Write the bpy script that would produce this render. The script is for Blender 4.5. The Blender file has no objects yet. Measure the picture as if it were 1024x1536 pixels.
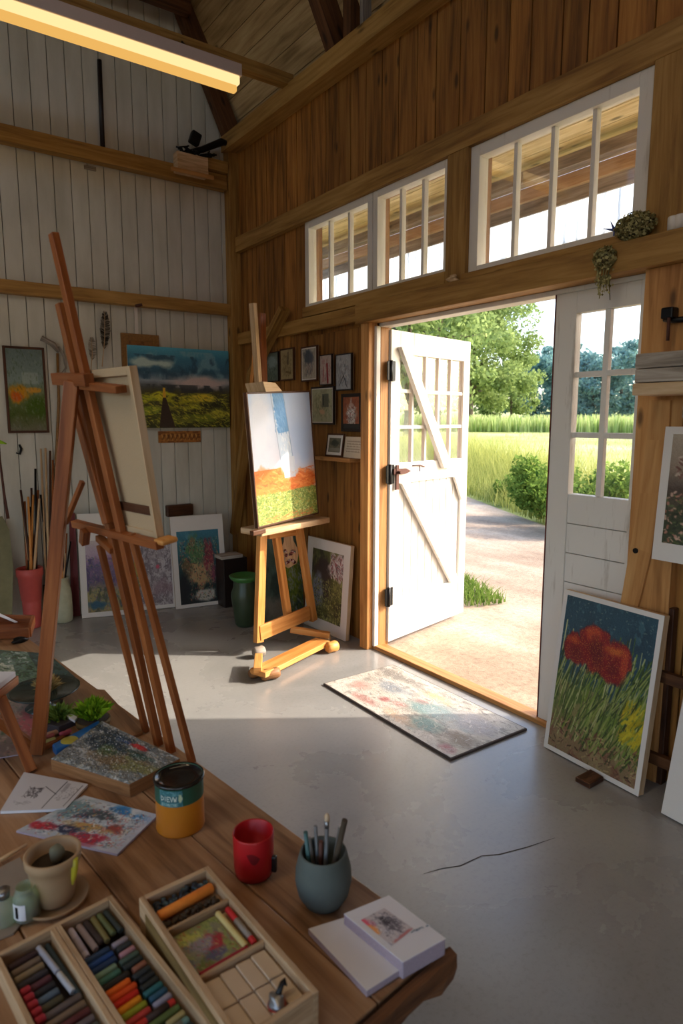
import bpy, math, random
import numpy as np
from mathutils import Vector, Matrix
rnd = random.Random(7)
C = bpy.context.scene.collection
V3 = Vector

# ------------------------------------------------------------------ camera model
FPX = 975.0; PITCH = math.atan(140/975.0); YAW = math.radians(35.5); CAMH = 1.6
CF = V3((math.sin(YAW)*math.cos(PITCH), math.cos(YAW)*math.cos(PITCH), -math.sin(PITCH)))
CR = V3((math.cos(YAW), -math.sin(YAW), 0)); CU = CR.cross(CF)
CAM = V3((0, 0, CAMH))
def ray(x, y): return CF + CR*((x-512)/FPX) + CU*((768-y)/FPX)
def meet(x, y, p, n):
    d = ray(x, y); n = V3(n); return CAM + d*((V3(p)-CAM).dot(n)/d.dot(n))
def P(x, y, z=0.0): return meet(x, y, (0, 0, z), (0, 0, 1))
def PX(x, y, X): return meet(x, y, (X, 0, 0), (1, 0, 0))
def PY(x, y, Y): return meet(x, y, (0, Y, 0), (0, 1, 0))
XW = 2.742; YW = 5.477; TZ = 0.70

# ------------------------------------------------------------------ bookkeeping
WLD = {}
def props(o, label=None, cat=None, group=None, kind=None):
    for k, v in (('label', label), ('category', cat), ('group', group), ('kind', kind)):
        if v: o[k] = v
    return o
def thing(name, label, cat, loc, group=None):
    o = bpy.data.objects.new(name, None); C.objects.link(o)
    o.location = V3(loc); o.empty_display_size = .05; WLD[o.name] = V3(loc)
    return props(o, label, cat, group)

class MB:
    def __init__(s): s.v = []; s.f = []; s.uv = []; s.t = []; s.sm = []
    def face(s, idx, uvs, t=0.5, sm=False):
        s.f.append(tuple(idx)); s.uv.append(uvs); s.t.append(t); s.sm.append(sm)
    def box(s, c, size, R=None, tint=None, L=None):
        c = V3(c); ax = R or (V3((1,0,0)), V3((0,1,0)), V3((0,0,1)))
        ax = [V3(a) for a in ax]; h = [x/2 for x in size]
        if L is None: L = max(range(3), key=lambda i: size[i])
        t = rnd.random() if tint is None else tint
        ou, ov = rnd.random()*20, rnd.random()*20
        b = len(s.v); loc = []
        for i in (-1, 1):
            for j in (-1, 1):
                for k in (-1, 1):
                    q = (i*h[0], j*h[1], k*h[2]); loc.append(q)
                    s.v.append(c + ax[0]*q[0] + ax[1]*q[1] + ax[2]*q[2])
        for ix, nrm in (((0,1,3,2),0), ((4,6,7,5),0), ((0,4,5,1),1), ((2,3,7,6),1), ((0,2,6,4),2), ((1,5,7,3),2)):
            o2 = [a for a in range(3) if a != nrm]
            if L in o2: a1 = L; a2 = [a for a in o2 if a != L][0]
            else: a1, a2 = o2
            s.face([b+i for i in ix], [(loc[i][a1]+ou, loc[i][a2]+ov) for i in ix], t)
        return s
    def beam(s, p0, p1, w, h, up=(0,0,1), tint=None):
        p0 = V3(p0); p1 = V3(p1); a = (p1-p0); L = a.length; a.normalize()
        sd = a.cross(V3(up)); 
        if sd.length < 1e-4: sd = a.cross(V3((0,1,0)))
        sd.normalize(); u = sd.cross(a)
        return s.box((p0+p1)/2, (L, w, h), (a, sd, u), tint, 0)
    def prism(s, pts, off, tint=None, uvs=None):
        pts = [V3(p) for p in pts]; off = V3(off); n = len(pts); b = len(s.v)
        t = rnd.random() if tint is None else tint
        nn = V3((0,0,0))
        for i in range(n): nn += pts[i].cross(pts[(i+1) % n])
        if nn.dot(off) > 0: pts = pts[::-1]
        e = (pts[1]-pts[0]).normalized(); nn.normalize(); g = nn.cross(e)
        best = max(range(n), key=lambda i: (pts[(i+1)%n]-pts[i]).length)
        e = (pts[(best+1)%n]-pts[best]).normalized(); g = nn.cross(e)
        s.v += pts + [p+off for p in pts]
        ou = rnd.random()*10
        U = [((p-pts[0]).dot(e)+ou, (p-pts[0]).dot(g)) for p in pts]
        s.face(range(b, b+n), U, t)
        s.face([b+n+i for i in reversed(range(n))], [U[i] for i in reversed(range(n))], t)
        d = off.length
        for i in range(n):
            j = (i+1) % n; l = (pts[j]-pts[i]).length
            s.face((b+j, b+i, b+n+i, b+n+j), [(l+ou,0),(ou,0),(ou,d),(l+ou,d)], t)
        return s
    def tube(s, pts, rad, n=8, tint=None, cap=True):
        pts = [V3(p) for p in pts]
        if not hasattr(rad, '__len__'): rad = [rad]*len(pts)
        t = rnd.random() if tint is None else tint
        b = len(s.v); prev = None; ln = 0; lens = []
        for i, p in enumerate(pts):
            d = (pts[min(i+1, len(pts)-1)]-pts[max(i-1, 0)]).normalized()
            if prev is None:
                a = V3((0,0,1)) if abs(d.z) < .9 else V3((1,0,0)); x = d.cross(a).normalized()
            else: x = (prev - d*prev.dot(d)).normalized()
            prev = x; y = d.cross(x)
            if i: ln += (p-pts[i-1]).length
            lens.append(ln)
            for k in range(n):
                A = 2*math.pi*k/n; s.v.append(p + (x*math.cos(A)+y*math.sin(A))*rad[i])
        for i in range(len(pts)-1):
            for k in range(n):
                k2 = (k+1) % n; c = 2*math.pi*max(rad)/n
                s.face((b+i*n+k, b+i*n+k2, b+(i+1)*n+k2, b+(i+1)*n+k),
                       [(lens[i],k*c),(lens[i],(k+1)*c),(lens[i+1],(k+1)*c),(lens[i+1],k*c)], t, True)
        if cap:
            s.face([b+k for k in reversed(range(n))], [(0,0)]*n, t)
            e = b+(len(pts)-1)*n; s.face([e+k for k in range(n)], [(0,0)]*n, t)
        return s
    def lathe(s, c, prof, n=32, tint=None, axis=None):
        c = V3(c); t = rnd.random() if tint is None else tint
        az = V3(axis).normalized() if axis else V3((0,0,1))
        ax = az.cross(V3((0,1,0.01))).normalized(); ay = az.cross(ax); b = len(s.v)
        for r, z in prof:
            for k in range(n):
                A = 2*math.pi*k/n; s.v.append(c + az*z + (ax*math.cos(A)+ay*math.sin(A))*max(r, 1e-5))
        for i in range(len(prof)-1):
            for k in range(n):
                k2 = (k+1) % n
                s.face((b+i*n+k, b+i*n+k2, b+(i+1)*n+k2, b+(i+1)*n+k),
                       [(k/n, prof[i][1]), ((k+1)/n, prof[i][1]), ((k+1)/n, prof[i+1][1]), (k/n, prof[i+1][1])], t, True)
        return s
    def blob(s, c, size, seed=0, amp=.12, n=16, m=10, tint=None, R=None):
        r = random.Random(seed); ph = [r.random()*6 for _ in range(6)]; c = V3(c); b = len(s.v)
        t = rnd.random() if tint is None else tint
        ax = R or (V3((1,0,0)), V3((0,1,0)), V3((0,0,1)))
        for i in range(m+1):
            th = math.pi*i/m
            for k in range(n):
                a = 2*math.pi*k/n
                q = 1+amp*(math.sin(2*a+ph[0]+3*th)+math.sin(3*a+ph[1]-2*th)*.7+math.sin(5*th+ph[2]+a)*.6)*math.sin(th)
                s.v.append(c+V3(ax[0])*(size[0]*q*math.sin(th)*math.cos(a))+V3(ax[1])*(size[1]*q*math.sin(th)*math.sin(a))+V3(ax[2])*(size[2]*q*math.cos(th)))
        for i in range(m):
            for k in range(n):
                k2 = (k+1) % n
                s.face((b+i*n+k, b+(i+1)*n+k, b+(i+1)*n+k2, b+i*n+k2), [(k*.05,i*.05)]*4, t, True)
        return s
    def build(s, name, mat, parent=None, origin=None, bevel=0, label=None, smooth=None):
        me = bpy.data.meshes.new(name)
        if origin is None:
            if parent is not None: origin = WLD[parent.name]
            else:
                xs = np.array([tuple(p) for p in s.v]); mn = xs.min(0); mx = xs.max(0)
                origin = V3(((mn[0]+mx[0])/2, (mn[1]+mx[1])/2, mn[2]))
        origin = V3(origin)
        me.from_pydata([tuple(p-origin) for p in s.v], [], s.f)
        uv = me.uv_layers.new(name='UVMap')
        uv.data.foreach_set('uv', np.array([c for f in s.uv for c in f], dtype=np.float32).ravel())
        at = me.attributes.new('tint', 'FLOAT', 'FACE')
        at.data.foreach_set('value', np.array(s.t, dtype=np.float32))
        sm = s.sm if smooth is None else [smooth]*len(s.f)
        me.polygons.foreach_set('use_smooth', sm)
        me.materials.append(mat); me.update()
        o = bpy.data.objects.new(name, me); C.objects.link(o); WLD[o.name] = origin
        if parent is not None:
            o.parent = parent; o.location = origin-WLD[parent.name]
        else: o.location = origin
        if bevel:
            m = o.modifiers.new('bevel', 'BEVEL'); m.width = bevel; m.segments = 2; m.limit_method = 'ANGLE'
        if label: o['label'] = label
        return o
def struct(o): o['kind'] = 'structure'; return o
def copy_thing(o, loc, rot=None, label=None, scale=None):
    c = o.copy(); C.objects.link(c); c.location = V3(loc)
    if rot is not None: c.rotation_euler = rot
    if scale is not None: c.scale = scale
    if label: c['label'] = label
    for ch in list(o.children):
        k = ch.copy(); C.objects.link(k); k.parent = c
        for g in ch.children:
            q = g.copy(); C.objects.link(q); q.parent = k
    return c

# ------------------------------------------------------------------ materials
def srgb(c):
    out = []
    for x in c[:3]:
        x = x/255.0; out.append(x/12.92 if x <= .04045 else ((x+.055)/1.055)**2.4)
    return (*out, 1)
class NT:
    def __init__(s, name):
        s.m = bpy.data.materials.new(name); s.m.use_nodes = True; s.n = s.m.node_tree
        s.n.nodes.clear(); s.out = s.n.nodes.new('ShaderNodeOutputMaterial')
    def node(s, typ, props=None, **ins):
        nd = s.n.nodes.new('ShaderNode'+typ)
        for k, v in (props or {}).items(): setattr(nd, k, v)
        for k, v in ins.items():
            k = int(k[1:]) if k[0] == '_' and k[1:].isdigit() else k.replace('_', ' ')
            s.set(nd.inputs[k], v)
        return nd
    def set(s, inp, v):
        if isinstance(v, bpy.types.NodeSocket): s.n.links.new(v, inp)
        else: inp.default_value = v
    def ramp(s, fac, stops):
        r = s.n.nodes.new('ShaderNodeValToRGB'); e = r.color_ramp.elements
        while len(e) < len(stops): e.new(.5)
        for i, (p, c) in enumerate(stops):
            e[i].position = p; e[i].color = srgb(c) if len(c) == 3 else c
        s.set(r.inputs[0], fac); return r.outputs[0]
    def mix(s, fac, a, b, mode='MIX'):
        m = s.n.nodes.new('ShaderNodeMix'); m.data_type = 'RGBA'; m.blend_type = mode
        s.set(m.inputs[0], fac); s.set(m.inputs[6], a); s.set(m.inputs[7], b); return m.outputs[2]
    def math(s, op, a, b=0.0, clamp=False):
        m = s.n.nodes.new('ShaderNodeMath'); m.operation = op; m.use_clamp = clamp
        s.set(m.inputs[0], a); s.set(m.inputs[1], b); return m.outputs[0]
    def coord(s, kind='Object', scale=(1,1,1), loc=(0,0,0)):
        t = s.n.nodes.new('ShaderNodeTexCoord')
        mp = s.n.nodes.new('ShaderNodeMapping'); s.n.links.new(t.outputs[kind], mp.inputs[0])
        mp.inputs['Scale'].default_value = scale; mp.inputs['Location'].default_value = loc
        return mp.outputs[0]
    def noise(s, vec, scale, detail=4, rough=.55, dist=0):
        return s.node('TexNoise', None, Vector=vec, Scale=scale, Detail=detail, Roughness=rough, Distortion=dist).outputs[0]
    def attr(s, name='tint', fac=True):
        a = s.n.nodes.new('ShaderNodeAttribute'); a.attribute_name = name
        return a.outputs['Fac'] if fac else a.outputs['Color']
    def bsdf(s, col, rough=.6, metal=0, bump=None, bs=.2, bd=.01, spec=.5, **kw):
        b = s.n.nodes.new('ShaderNodeBsdfPrincipled')
        s.set(b.inputs['Base Color'], col); s.set(b.inputs['Roughness'], rough); s.set(b.inputs['Metallic'], metal)
        b.inputs['Specular IOR Level'].default_value = spec
        for k, v in kw.items(): s.set(b.inputs[k.replace('_', ' ')], v)
        if bump is not None:
            bp = s.n.nodes.new('ShaderNodeBump'); bp.inputs['Strength'].default_value = bs; bp.inputs['Distance'].default_value = bd
            s.set(bp.inputs['Height'], bump); s.n.links.new(bp.outputs[0], b.inputs['Normal'])
        s.n.links.new(b.outputs[0], s.out.inputs[0]); s.b = b; return s.m

def wood(name, dark, mid, light, rough=.6, knots=True, var=.55, gs=1.0, bs=.25, coat=0):
    t = NT(name); uv = t.coord('UV')
    st = t.coord('UV', (2.2*gs, 34*gs, 1)); big = t.coord('UV', (.9*gs, 7*gs, 1))
    n1 = t.noise(st, 1.0, 6, .6, .6); n2 = t.noise(big, 1.0, 3, .5, 1.2)
    f = t.math('ADD', t.math('MULTIPLY', n1, .55), t.math('MULTIPLY', n2, .45))
    col = t.ramp(f, [(.36, dark), (.5, mid), (.66, light)])
    if knots:
        kv = t.coord('UV', (2.6, 7.5, 1))
        vo = t.node('TexVoronoi', {'feature': 'F1'}, Vector=kv, Scale=1.0, Randomness=1.0)
        k = t.ramp(vo.outputs['Distance'], [(.06, (255,255,255)), (.14, (0,0,0))])
        kn = t.math('MULTIPLY', k, .75)
        col = t.mix(kn, col, srgb(tuple(x*.42 for x in dark)))
    tn = t.math('ADD', t.math('MULTIPLY', t.attr(), var), 1-var*.6)
    cc = t.node('CombineColor', None, Red=tn, Green=tn, Blue=tn).outputs[0]
    col = t.mix(1.0, col, cc, 'MULTIPLY')
    kw = {'Coat_Weight': coat} if coat else {}
    return t.bsdf(col, rough, bump=f, bs=bs, bd=.004, spec=.35, **kw)
def plain(name, col, rough=.6, var=.12, ns=30, metal=0, bs=.1, spec=.5, tintvar=0, **kw):
    t = NT(name); n = t.noise(t.coord('Object'), ns, 5, .6)
    c = srgb(col); lo = tuple(x*(1-var) for x in c[:3])+(1,); hi = tuple(min(1, x*(1+var)) for x in c[:3])+(1,)
    cl = t.mix(n, lo, hi)
    if tintvar:
        tn = t.math('ADD', t.math('MULTIPLY', t.attr(), tintvar), 1-tintvar*.5)
        cl = t.mix(1.0, cl, t.node('CombineColor', None, Red=tn, Green=tn, Blue=tn).outputs[0], 'MULTIPLY')
    return t.bsdf(cl, rough, metal, bump=n, bs=bs, bd=.003, spec=spec, **kw)

M = {}
M['board'] = wood('barn_board_wood', (106,68,28), (162,106,46), (190,134,64), .62, var=.5)
M['beam'] = wood('beam_wood', (124,86,40), (162,120,60), (188,146,82), .6, var=.25)
M['darkbeam'] = wood('dark_beam_wood', (60,34,18), (92,56,30), (116,74,42), .6, var=.25)
M['post'] = wood('post_wood', (150,100,52), (186,132,76), (206,156,98), .55, var=.25)
M['roofboard'] = wood('roof_board_wood', (140,112,72), (182,150,104), (206,178,132), .65, var=.35)
M['soffit'] = wood('soffit_wood', (176,152,100), (216,194,142), (236,220,176), .7, var=.3)
M['greywood'] = wood('grey_weathered_wood', (96,86,78), (150,138,126), (196,186,174), .75, var=.3)
M['easel'] = wood('easel_wood', (112,58,26), (146,82,40), (172,106,58), .42, knots=False, var=.3, gs=1.6)
M['easelorange'] = wood('golden_easel_wood', (188,118,52), (214,146,76), (230,172,104), .42, knots=False, var=.15, gs=1.3)
M['palewood'] = wood('pale_stretcher_wood', (176,140,100), (206,172,132), (222,194,158), .6, knots=False, var=.15, gs=2)
M['table'] = wood('table_wood', (108,76,50), (158,118,84), (186,148,112), .48, var=.3, gs=1.1, coat=.08)
M['bark'] = wood('rough_edge_wood', (66,40,22), (112,72,42), (146,100,62), .8, knots=False, var=.4, gs=2, bs=.8)
M['boxwood'] = wood('box_wood', (150,118,84), (186,154,118), (204,176,142), .6, knots=False, var=.15, gs=3)
M['boxolive'] = wood('box_side_wood', (86,66,34), (116,92,50), (136,110,64), .7, knots=False, var=.1, gs=3)
M['framebrown'] = wood('brown_frame_wood', (46,26,16), (78,46,28), (102,64,42), .5, knots=False, var=.2, gs=3)
M['framedark'] = plain('dark_frame', (34,24,22), .45)
M['framegold'] = plain('gilded_frame', (140,98,48), .5, .5, 60, bs=.5)
M['frametan'] = wood('tan_frame_wood', (104,66,38), (142,98,60), (166,120,80), .5, knots=False, var=.2, gs=3)

def white_wall():
    t = NT('white_board_paint'); n = t.noise(t.coord('Object', (3,3,.7)), 2.0, 5, .6)
    c = t.ramp(n, [(.3, (190,186,172)), (.6, (210,206,194))])
    tn = t.math('ADD', t.math('MULTIPLY', t.attr(), .08), .95)
    c = t.mix(1.0, c, t.node('CombineColor', None, Red=tn, Green=tn, Blue=tn).outputs[0], 'MULTIPLY')
    return t.bsdf(c, .5, bump=n, bs=.1, bd=.003)
M['whitewall'] = white_wall()
M['gap'] = plain('groove_shadow_gap', (80,70,56), .9)  # dark backing showing between the white boards
def white_paint(name, base, worn, amt=.5):
    t = NT(name); n = t.noise(t.coord('Object', (14,14,1.6)), 1.6, 7, .65)
    c = t.ramp(n, [(max(.0, amt-.22), worn), (amt, base)])
    return t.bsdf(c, .5, bump=n, bs=.12, bd=.003)
M['doorwhite'] = white_paint('white_door_paint', (224,219,211), (160,146,128), .42)
M['windowwhite'] = white_paint('white_window_paint', (226,218,206), (178,164,146), .4)
M['black'] = plain('black_metal', (26,26,28), .4, metal=.6)
M['rust'] = plain('rusty_iron', (92,58,48), .7, .4, metal=.4)
M['canvas'] = plain('raw_canvas', (190,164,130), .85, .06, 200, bs=.3)
M['mat'] = plain('white_mat_board', (222,214,206), .8, .03)
M['paper'] = plain('white_paper', (222,220,224), .8, .02)
M['paperedge'] = plain('paper_block_edge', (168,152,164), .85, .25, 300)
def concrete():
    t = NT('polished_concrete'); o = t.coord('Object')
    n = t.noise(o, 1.1, 8, .6, .4); f = t.noise(o, 55, 5, .7); b = t.noise(o, .45, 3, .5)
    c = t.ramp(t.math('ADD', t.math('MULTIPLY', n, .7), t.math('MULTIPLY', b, .3)), [(.3, (136,135,132)), (.5, (156,154,151)), (.7, (172,170,166))])
    sp = t.ramp(f, [(.3, (120,120,120)), (.5, (255,255,255))]); c = t.mix(.16, c, t.mix(1.0, c, sp, 'MULTIPLY'))
    st = t.ramp(t.noise(o, 9, 4, .7), [(.68, (0,0,0)), (.76, (255,255,255))])
    wv = t.node('TexVoronoi', {'feature': 'DISTANCE_TO_EDGE'}, Vector=t.mix(.12, t.coord('Object', (.42,.42,.42), (.31,.12,0)), t.node('TexNoise', None, Vector=o, Scale=2.5).outputs[1]), Scale=1.0)
    ck = t.ramp(wv.outputs[0], [(.0, (255,255,255)), (.0028, (0,0,0))])
    ckm = t.math('MULTIPLY', ck, t.ramp(t.noise(o, .9, 2), [(.55, (0,0,0)), (.6, (255,255,255))]))
    r = t.ramp(n, [(.3, (120,120,120)), (.7, (160,160,160))])
    return t.bsdf(c, r, bump=f, bs=.06, bd=.003, spec=.45)
M['concrete'] = concrete()
def dirt():
    t = NT('sandy_gravel'); o = t.coord('Object'); n = t.noise(o, .9, 8, .62); f = t.noise(o, 24, 6, .75)
    s2 = t.noise(t.coord('Object', (1,.25,1)), 1.7, 5, .6)
    c = t.ramp(t.math('ADD', t.math('MULTIPLY', n, .5), t.math('MULTIPLY', s2, .5)), [(.34, (136,112,90)), (.5, (176,152,128)), (.64, (206,184,160))])
    c = t.mix(.4, c, t.mix(1.0, c, t.ramp(f, [(.35, (130,130,130)), (.55, (255,255,255))]), 'MULTIPLY'))
    return t.bsdf(c, .9, bump=f, bs=.5, bd=.02)
M['dirt'] = dirt()
def meadow():
    t = NT('meadow_ground'); o = t.coord('Object'); n = t.noise(o, .07, 6, .6); f = t.noise(o, 3, 6, .7)
    c = t.ramp(n, [(.35, (150,160,88)), (.5, (184,186,120)), (.65, (206,200,146))])
    c = t.mix(.4, c, t.mix(1.0, c, t.ramp(f, [(.3, (120,130,90)), (.6, (255,255,255))]), 'MULTIPLY'))
    return t.bsdf(c, .95, bump=f, bs=.5, bd=.05, spec=.1)
M['meadow'] = meadow()
def leafm(name, c1, c2, trans=.45, rough=.6):
    t = NT(name); c = t.mix(t.attr(), srgb(c1), srgb(c2))
    d = t.node('BsdfDiffuse', None, Color=c); tr = t.node('BsdfTranslucent', None, Color=c)
    mx = t.node('MixShader', None, _0=trans); t.n.links.new(d.outputs[0], mx.inputs[1]); t.n.links.new(tr.outputs[0], mx.inputs[2])
    t.n.links.new(mx.outputs[0], t.out.inputs[0]); return t.m
M['grass'] = leafm('tall_grass_blades', (112,128,58), (216,210,124))
M['reed'] = leafm('pale_reeds', (150,176,96), (214,218,158))
M['leaf'] = leafm('oak_leaves', (92,114,66), (168,184,116))
M['farleaf'] = leafm('distant_leaves', (84,122,124), (140,172,164), .3)  # blue distance haze is mixed into this leaf colour
M['bushleaf'] = leafm('shrub_leaves', (62,92,38), (150,174,82))
M['plantleaf'] = leafm('plant_leaves', (70,120,20), (176,214,60))
M['drygrass'] = leafm('dried_stems', (120,94,56), (214,190,130))
M['trunk'] = wood('tree_bark', (58,50,42), (88,78,66), (118,106,92), .9, knots=False, gs=.3, bs=.8)
def glass(name, tint=(1,1,1), dirty=.04):
    t = NT(name)
    tr = t.node('BsdfTransparent', None, Color=(*tint, 1)); gl = t.node('BsdfGlossy', None, Color=(1,1,1,1), Roughness=.02)
    fr = t.node('Fresnel', None, IOR=1.5)
    mx = t.node('MixShader', None, _0=t.math('MULTIPLY', fr.outputs[0], .16)); t.n.links.new(tr.outputs[0], mx.inputs[1]); t.n.links.new(gl.outputs[0], mx.inputs[2])
    df = t.node('BsdfDiffuse', None, Color=(.8,.8,.78,1)); m2 = t.node('MixShader', None, _0=t.math('MULTIPLY', t.noise(t.coord('Object'), 6, 5, .7), dirty))
    t.n.links.new(mx.outputs[0], m2.inputs[1]); t.n.links.new(df.outputs[0], m2.inputs[2])
    t.n.links.new(m2.outputs[0], t.out.inputs[0]); return t.m
M['glass'] = glass('window_glass')
M['dustyglass'] = glass('dusty_window_glass', (1,1,1), .07)
M['greenglass'] = glass('green_jar_glass', (.78,.9,.74), .35)
def emis(name, c, s):
    t = NT(name); e = t.node('Emission', None, Color=srgb(c), Strength=s); t.n.links.new(e.outputs[0], t.out.inputs[0]); return t.m
M['tube'] = emis('warm_lamp_tube', (255,214,150), .68); M['tube2'] = emis('amber_lamp_tube', (255,196,104), .46)
M['lampbody'] = plain('lamp_housing', (206,186,176), .5, .04)
def paintm(name, rough=.55, bs=.5, ns=140):
    t = NT(name); c = t.attr('Col', False); n = t.noise(t.coord('Object'), ns, 5, .7)
    return t.bsdf(c, rough, bump=n, bs=bs, bd=.004)
M['paint'] = paintm('oil_paint'); M['print'] = paintm('printed_surface', .6, .05); M['impasto'] = paintm('thick_impasto', .5, 1.0, 90)
M['glossart'] = paintm('glazed_picture', .18, .05)

# ------------------------------------------------------------------ painting by numpy
def vnoise(h, w, sc, seed, octv=4, asp=1.0):
    r = np.random.RandomState(seed); out = np.zeros((h, w)); amp = 1; tot = 0
    for o in range(octv):
        gh = max(2, int(sc*2**o)+1); gw = max(2, int(sc*asp*2**o)+1); g = r.rand(gh+1, gw+1)
        yy = np.linspace(0, gh-1e-3, h); xx = np.linspace(0, gw-1e-3, w)
        y0 = yy.astype(int); x0 = xx.astype(int); fy = (yy-y0)[:, None]; fx = (xx-x0)[None, :]
        fy = fy*fy*(3-2*fy); fx = fx*fx*(3-2*fx)
        a = g[y0][:, x0]; b = g[y0][:, x0+1]; c = g[y0+1][:, x0]; d = g[y0+1][:, x0+1]
        out += amp*((a*(1-fx)+b*fx)*(1-fy)+(c*(1-fx)+d*fx)*fy); tot += amp; amp *= .55
    return out/tot
class Art:
    def __init__(s, w, h, col=(200,200,200), seed=1):
        s.w = w; s.h = h; s.a = np.zeros((h, w, 3))+np.array(col, float); s.r = np.random.RandomState(seed); s.seed = seed
        s.Y, s.X = np.mgrid[0:h, 0:w]; s.X = s.X/(w-1); s.Y = s.Y/(h-1)
    def blend(s, m, c): m = np.clip(m, 0, 1)[..., None]; s.a = s.a*(1-m)+np.array(c, float)*m; return s
    def grad(s, stops, wob=.0):
        y = s.Y+(vnoise(s.h, s.w, 4, s.seed+50)-.5)*wob
        for k in range(3): s.a[..., k] = np.interp(y, [t for t, c in stops], [c[k] for t, c in stops])
        return s
    def blob(s, cx, cy, rx, ry, c, soft=.4, wob=.5, amt=1):
        s.seed += 1
        d = np.sqrt(((s.X-cx)/rx)**2+((s.Y-cy)/ry)**2)+(vnoise(s.h, s.w, 7, s.seed)-.5)*wob*2
        return s.blend(amt*np.clip((1+soft/2-d)/max(soft, .01), 0, 1), c)
    def mottle(s, c, sc=8, thr=.5, soft=.1, amt=1, box=(0,1,0,1), asp=1):
        s.seed += 1; n = vnoise(s.h, s.w, sc, s.seed, 4, asp)
        m = np.clip((n-thr)/soft, 0, 1)*amt*((s.X >= box[0])&(s.X <= box[1])&(s.Y >= box[2])&(s.Y <= box[3])); return s.blend(m, c)
    def rect(s, x0, x1, y0, y1, c, amt=1): return s.blend(((s.X >= x0)&(s.X <= x1)&(s.Y >= y0)&(s.Y <= y1))*amt*1.0, c)
    def poly(s, pts, c, amt=1):
        ins = np.zeros(s.X.shape, bool); n = len(pts)
        for i in range(n):
            x0, y0 = pts[i]; x1, y1 = pts[(i+1) % n]
            if y0 == y1: continue
            cnd = ((s.Y >= min(y0, y1))&(s.Y < max(y0, y1))); xx = x0+(s.Y-y0)*(x1-x0)/(y1-y0); ins ^= cnd&(s.X < xx)
        return s.blend(ins*amt*1.0, c)
    def line(s, x0, y0, x1, y1, wd, c, amt=1):
        W, H = s.w-1, s.h-1; ax, ay, bx, by = x0*W, y0*H, x1*W, y1*H
        lo = (int(max(0, min(ax, bx)-wd-1)), int(max(0, min(ay, by)-wd-1))); hi = (int(min(W, max(ax, bx)+wd+2)), int(min(H, max(ay, by)+wd+2)))
        if hi[0] <= lo[0] or hi[1] <= lo[1]: return s
        yy, xx = np.mgrid[lo[1]:hi[1]+1, lo[0]:hi[0]+1]; dx, dy = bx-ax, by-ay; L = dx*dx+dy*dy+1e-9
        t = np.clip(((xx-ax)*dx+(yy-ay)*dy)/L, 0, 1); d = np.hypot(xx-ax-t*dx, yy-ay-t*dy)
        m = np.clip(wd/2+.5-d, 0, 1)[..., None]*amt; sl = s.a[lo[1]:hi[1]+1, lo[0]:hi[0]+1]
        s.a[lo[1]:hi[1]+1, lo[0]:hi[0]+1] = sl*(1-m)+np.array(c, float)*m; return s
    def dabs(s, n, box, cols, ln=.05, wd=2, ang=0, av=30, amt=.9, jit=14):
        for _ in range(n):
            x = s.r.uniform(box[0], box[1]); y = s.r.uniform(box[2], box[3]); A = math.radians(ang+s.r.uniform(-av, av)); l = ln*s.r.uniform(.4, 1.2)
            c = np.array(cols[s.r.randint(len(cols))], float)+s.r.uniform(-jit, jit)
            s.line(x, y, x+math.cos(A)*l, y+math.sin(A)*l*s.w/s.h, wd*s.r.uniform(.5, 1.3), c, amt)
        return s
    def grain(s, k=10): s.a = s.a+(s.r.rand(s.h, s.w, 1)-.5)*2*k; return s
    def surface(s, name, tl, ur, dn, mat, parent, label=None, warp=None):
        """grid of w x h verts from the top-left corner; ur, dn = full edge vectors"""
        w, h = s.w, s.h; tl = V3(tl); ur = V3(ur); dn = V3(dn); og = WLD[parent.name] if parent is not None else tl
        base = np.array(tl-og); pts = base+s.X[..., None]*np.array(ur)+s.Y[..., None]*np.array(dn)
        if warp is not None: pts = pts+warp(s)
        me = bpy.data.meshes.new(name); nv = w*h; i = np.arange(nv).reshape(h, w)
        q = np.stack([i[:-1, :-1], i[1:, :-1], i[1:, 1:], i[:-1, 1:]], -1).reshape(-1, 4); nf = len(q)
        me.vertices.add(nv); me.vertices.foreach_set('co', pts.reshape(-1).astype(np.float32))
        me.loops.add(nf*4); me.loops.foreach_set('vertex_index', q.reshape(-1).astype(np.int32))
        me.polygons.add(nf); me.polygons.foreach_set('loop_start', (np.arange(nf)*4).astype(np.int32))
        me.update(calc_edges=True)
        a = np.clip(s.a, 0, 255)/255; a = np.where(a <= .04045, a/12.92, ((a+.055)/1.055)**2.4)
        ca = me.color_attributes.new('Col', 'FLOAT_COLOR', 'POINT')
        ca.data.foreach_set('color', np.concatenate([a.reshape(-1, 3), np.ones((nv, 1))], 1).astype(np.float32).ravel())
        me.polygons.foreach_set('use_smooth', [True]*nf)
        me.materials.append(mat); me.validate(); me.update()
        o = bpy.data.objects.new(name, me); C.objects.link(o); WLD[o.name] = og
        if parent is not None: o.parent = parent
        else: o.location = og
        if label: o['label'] = label
        return o

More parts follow.
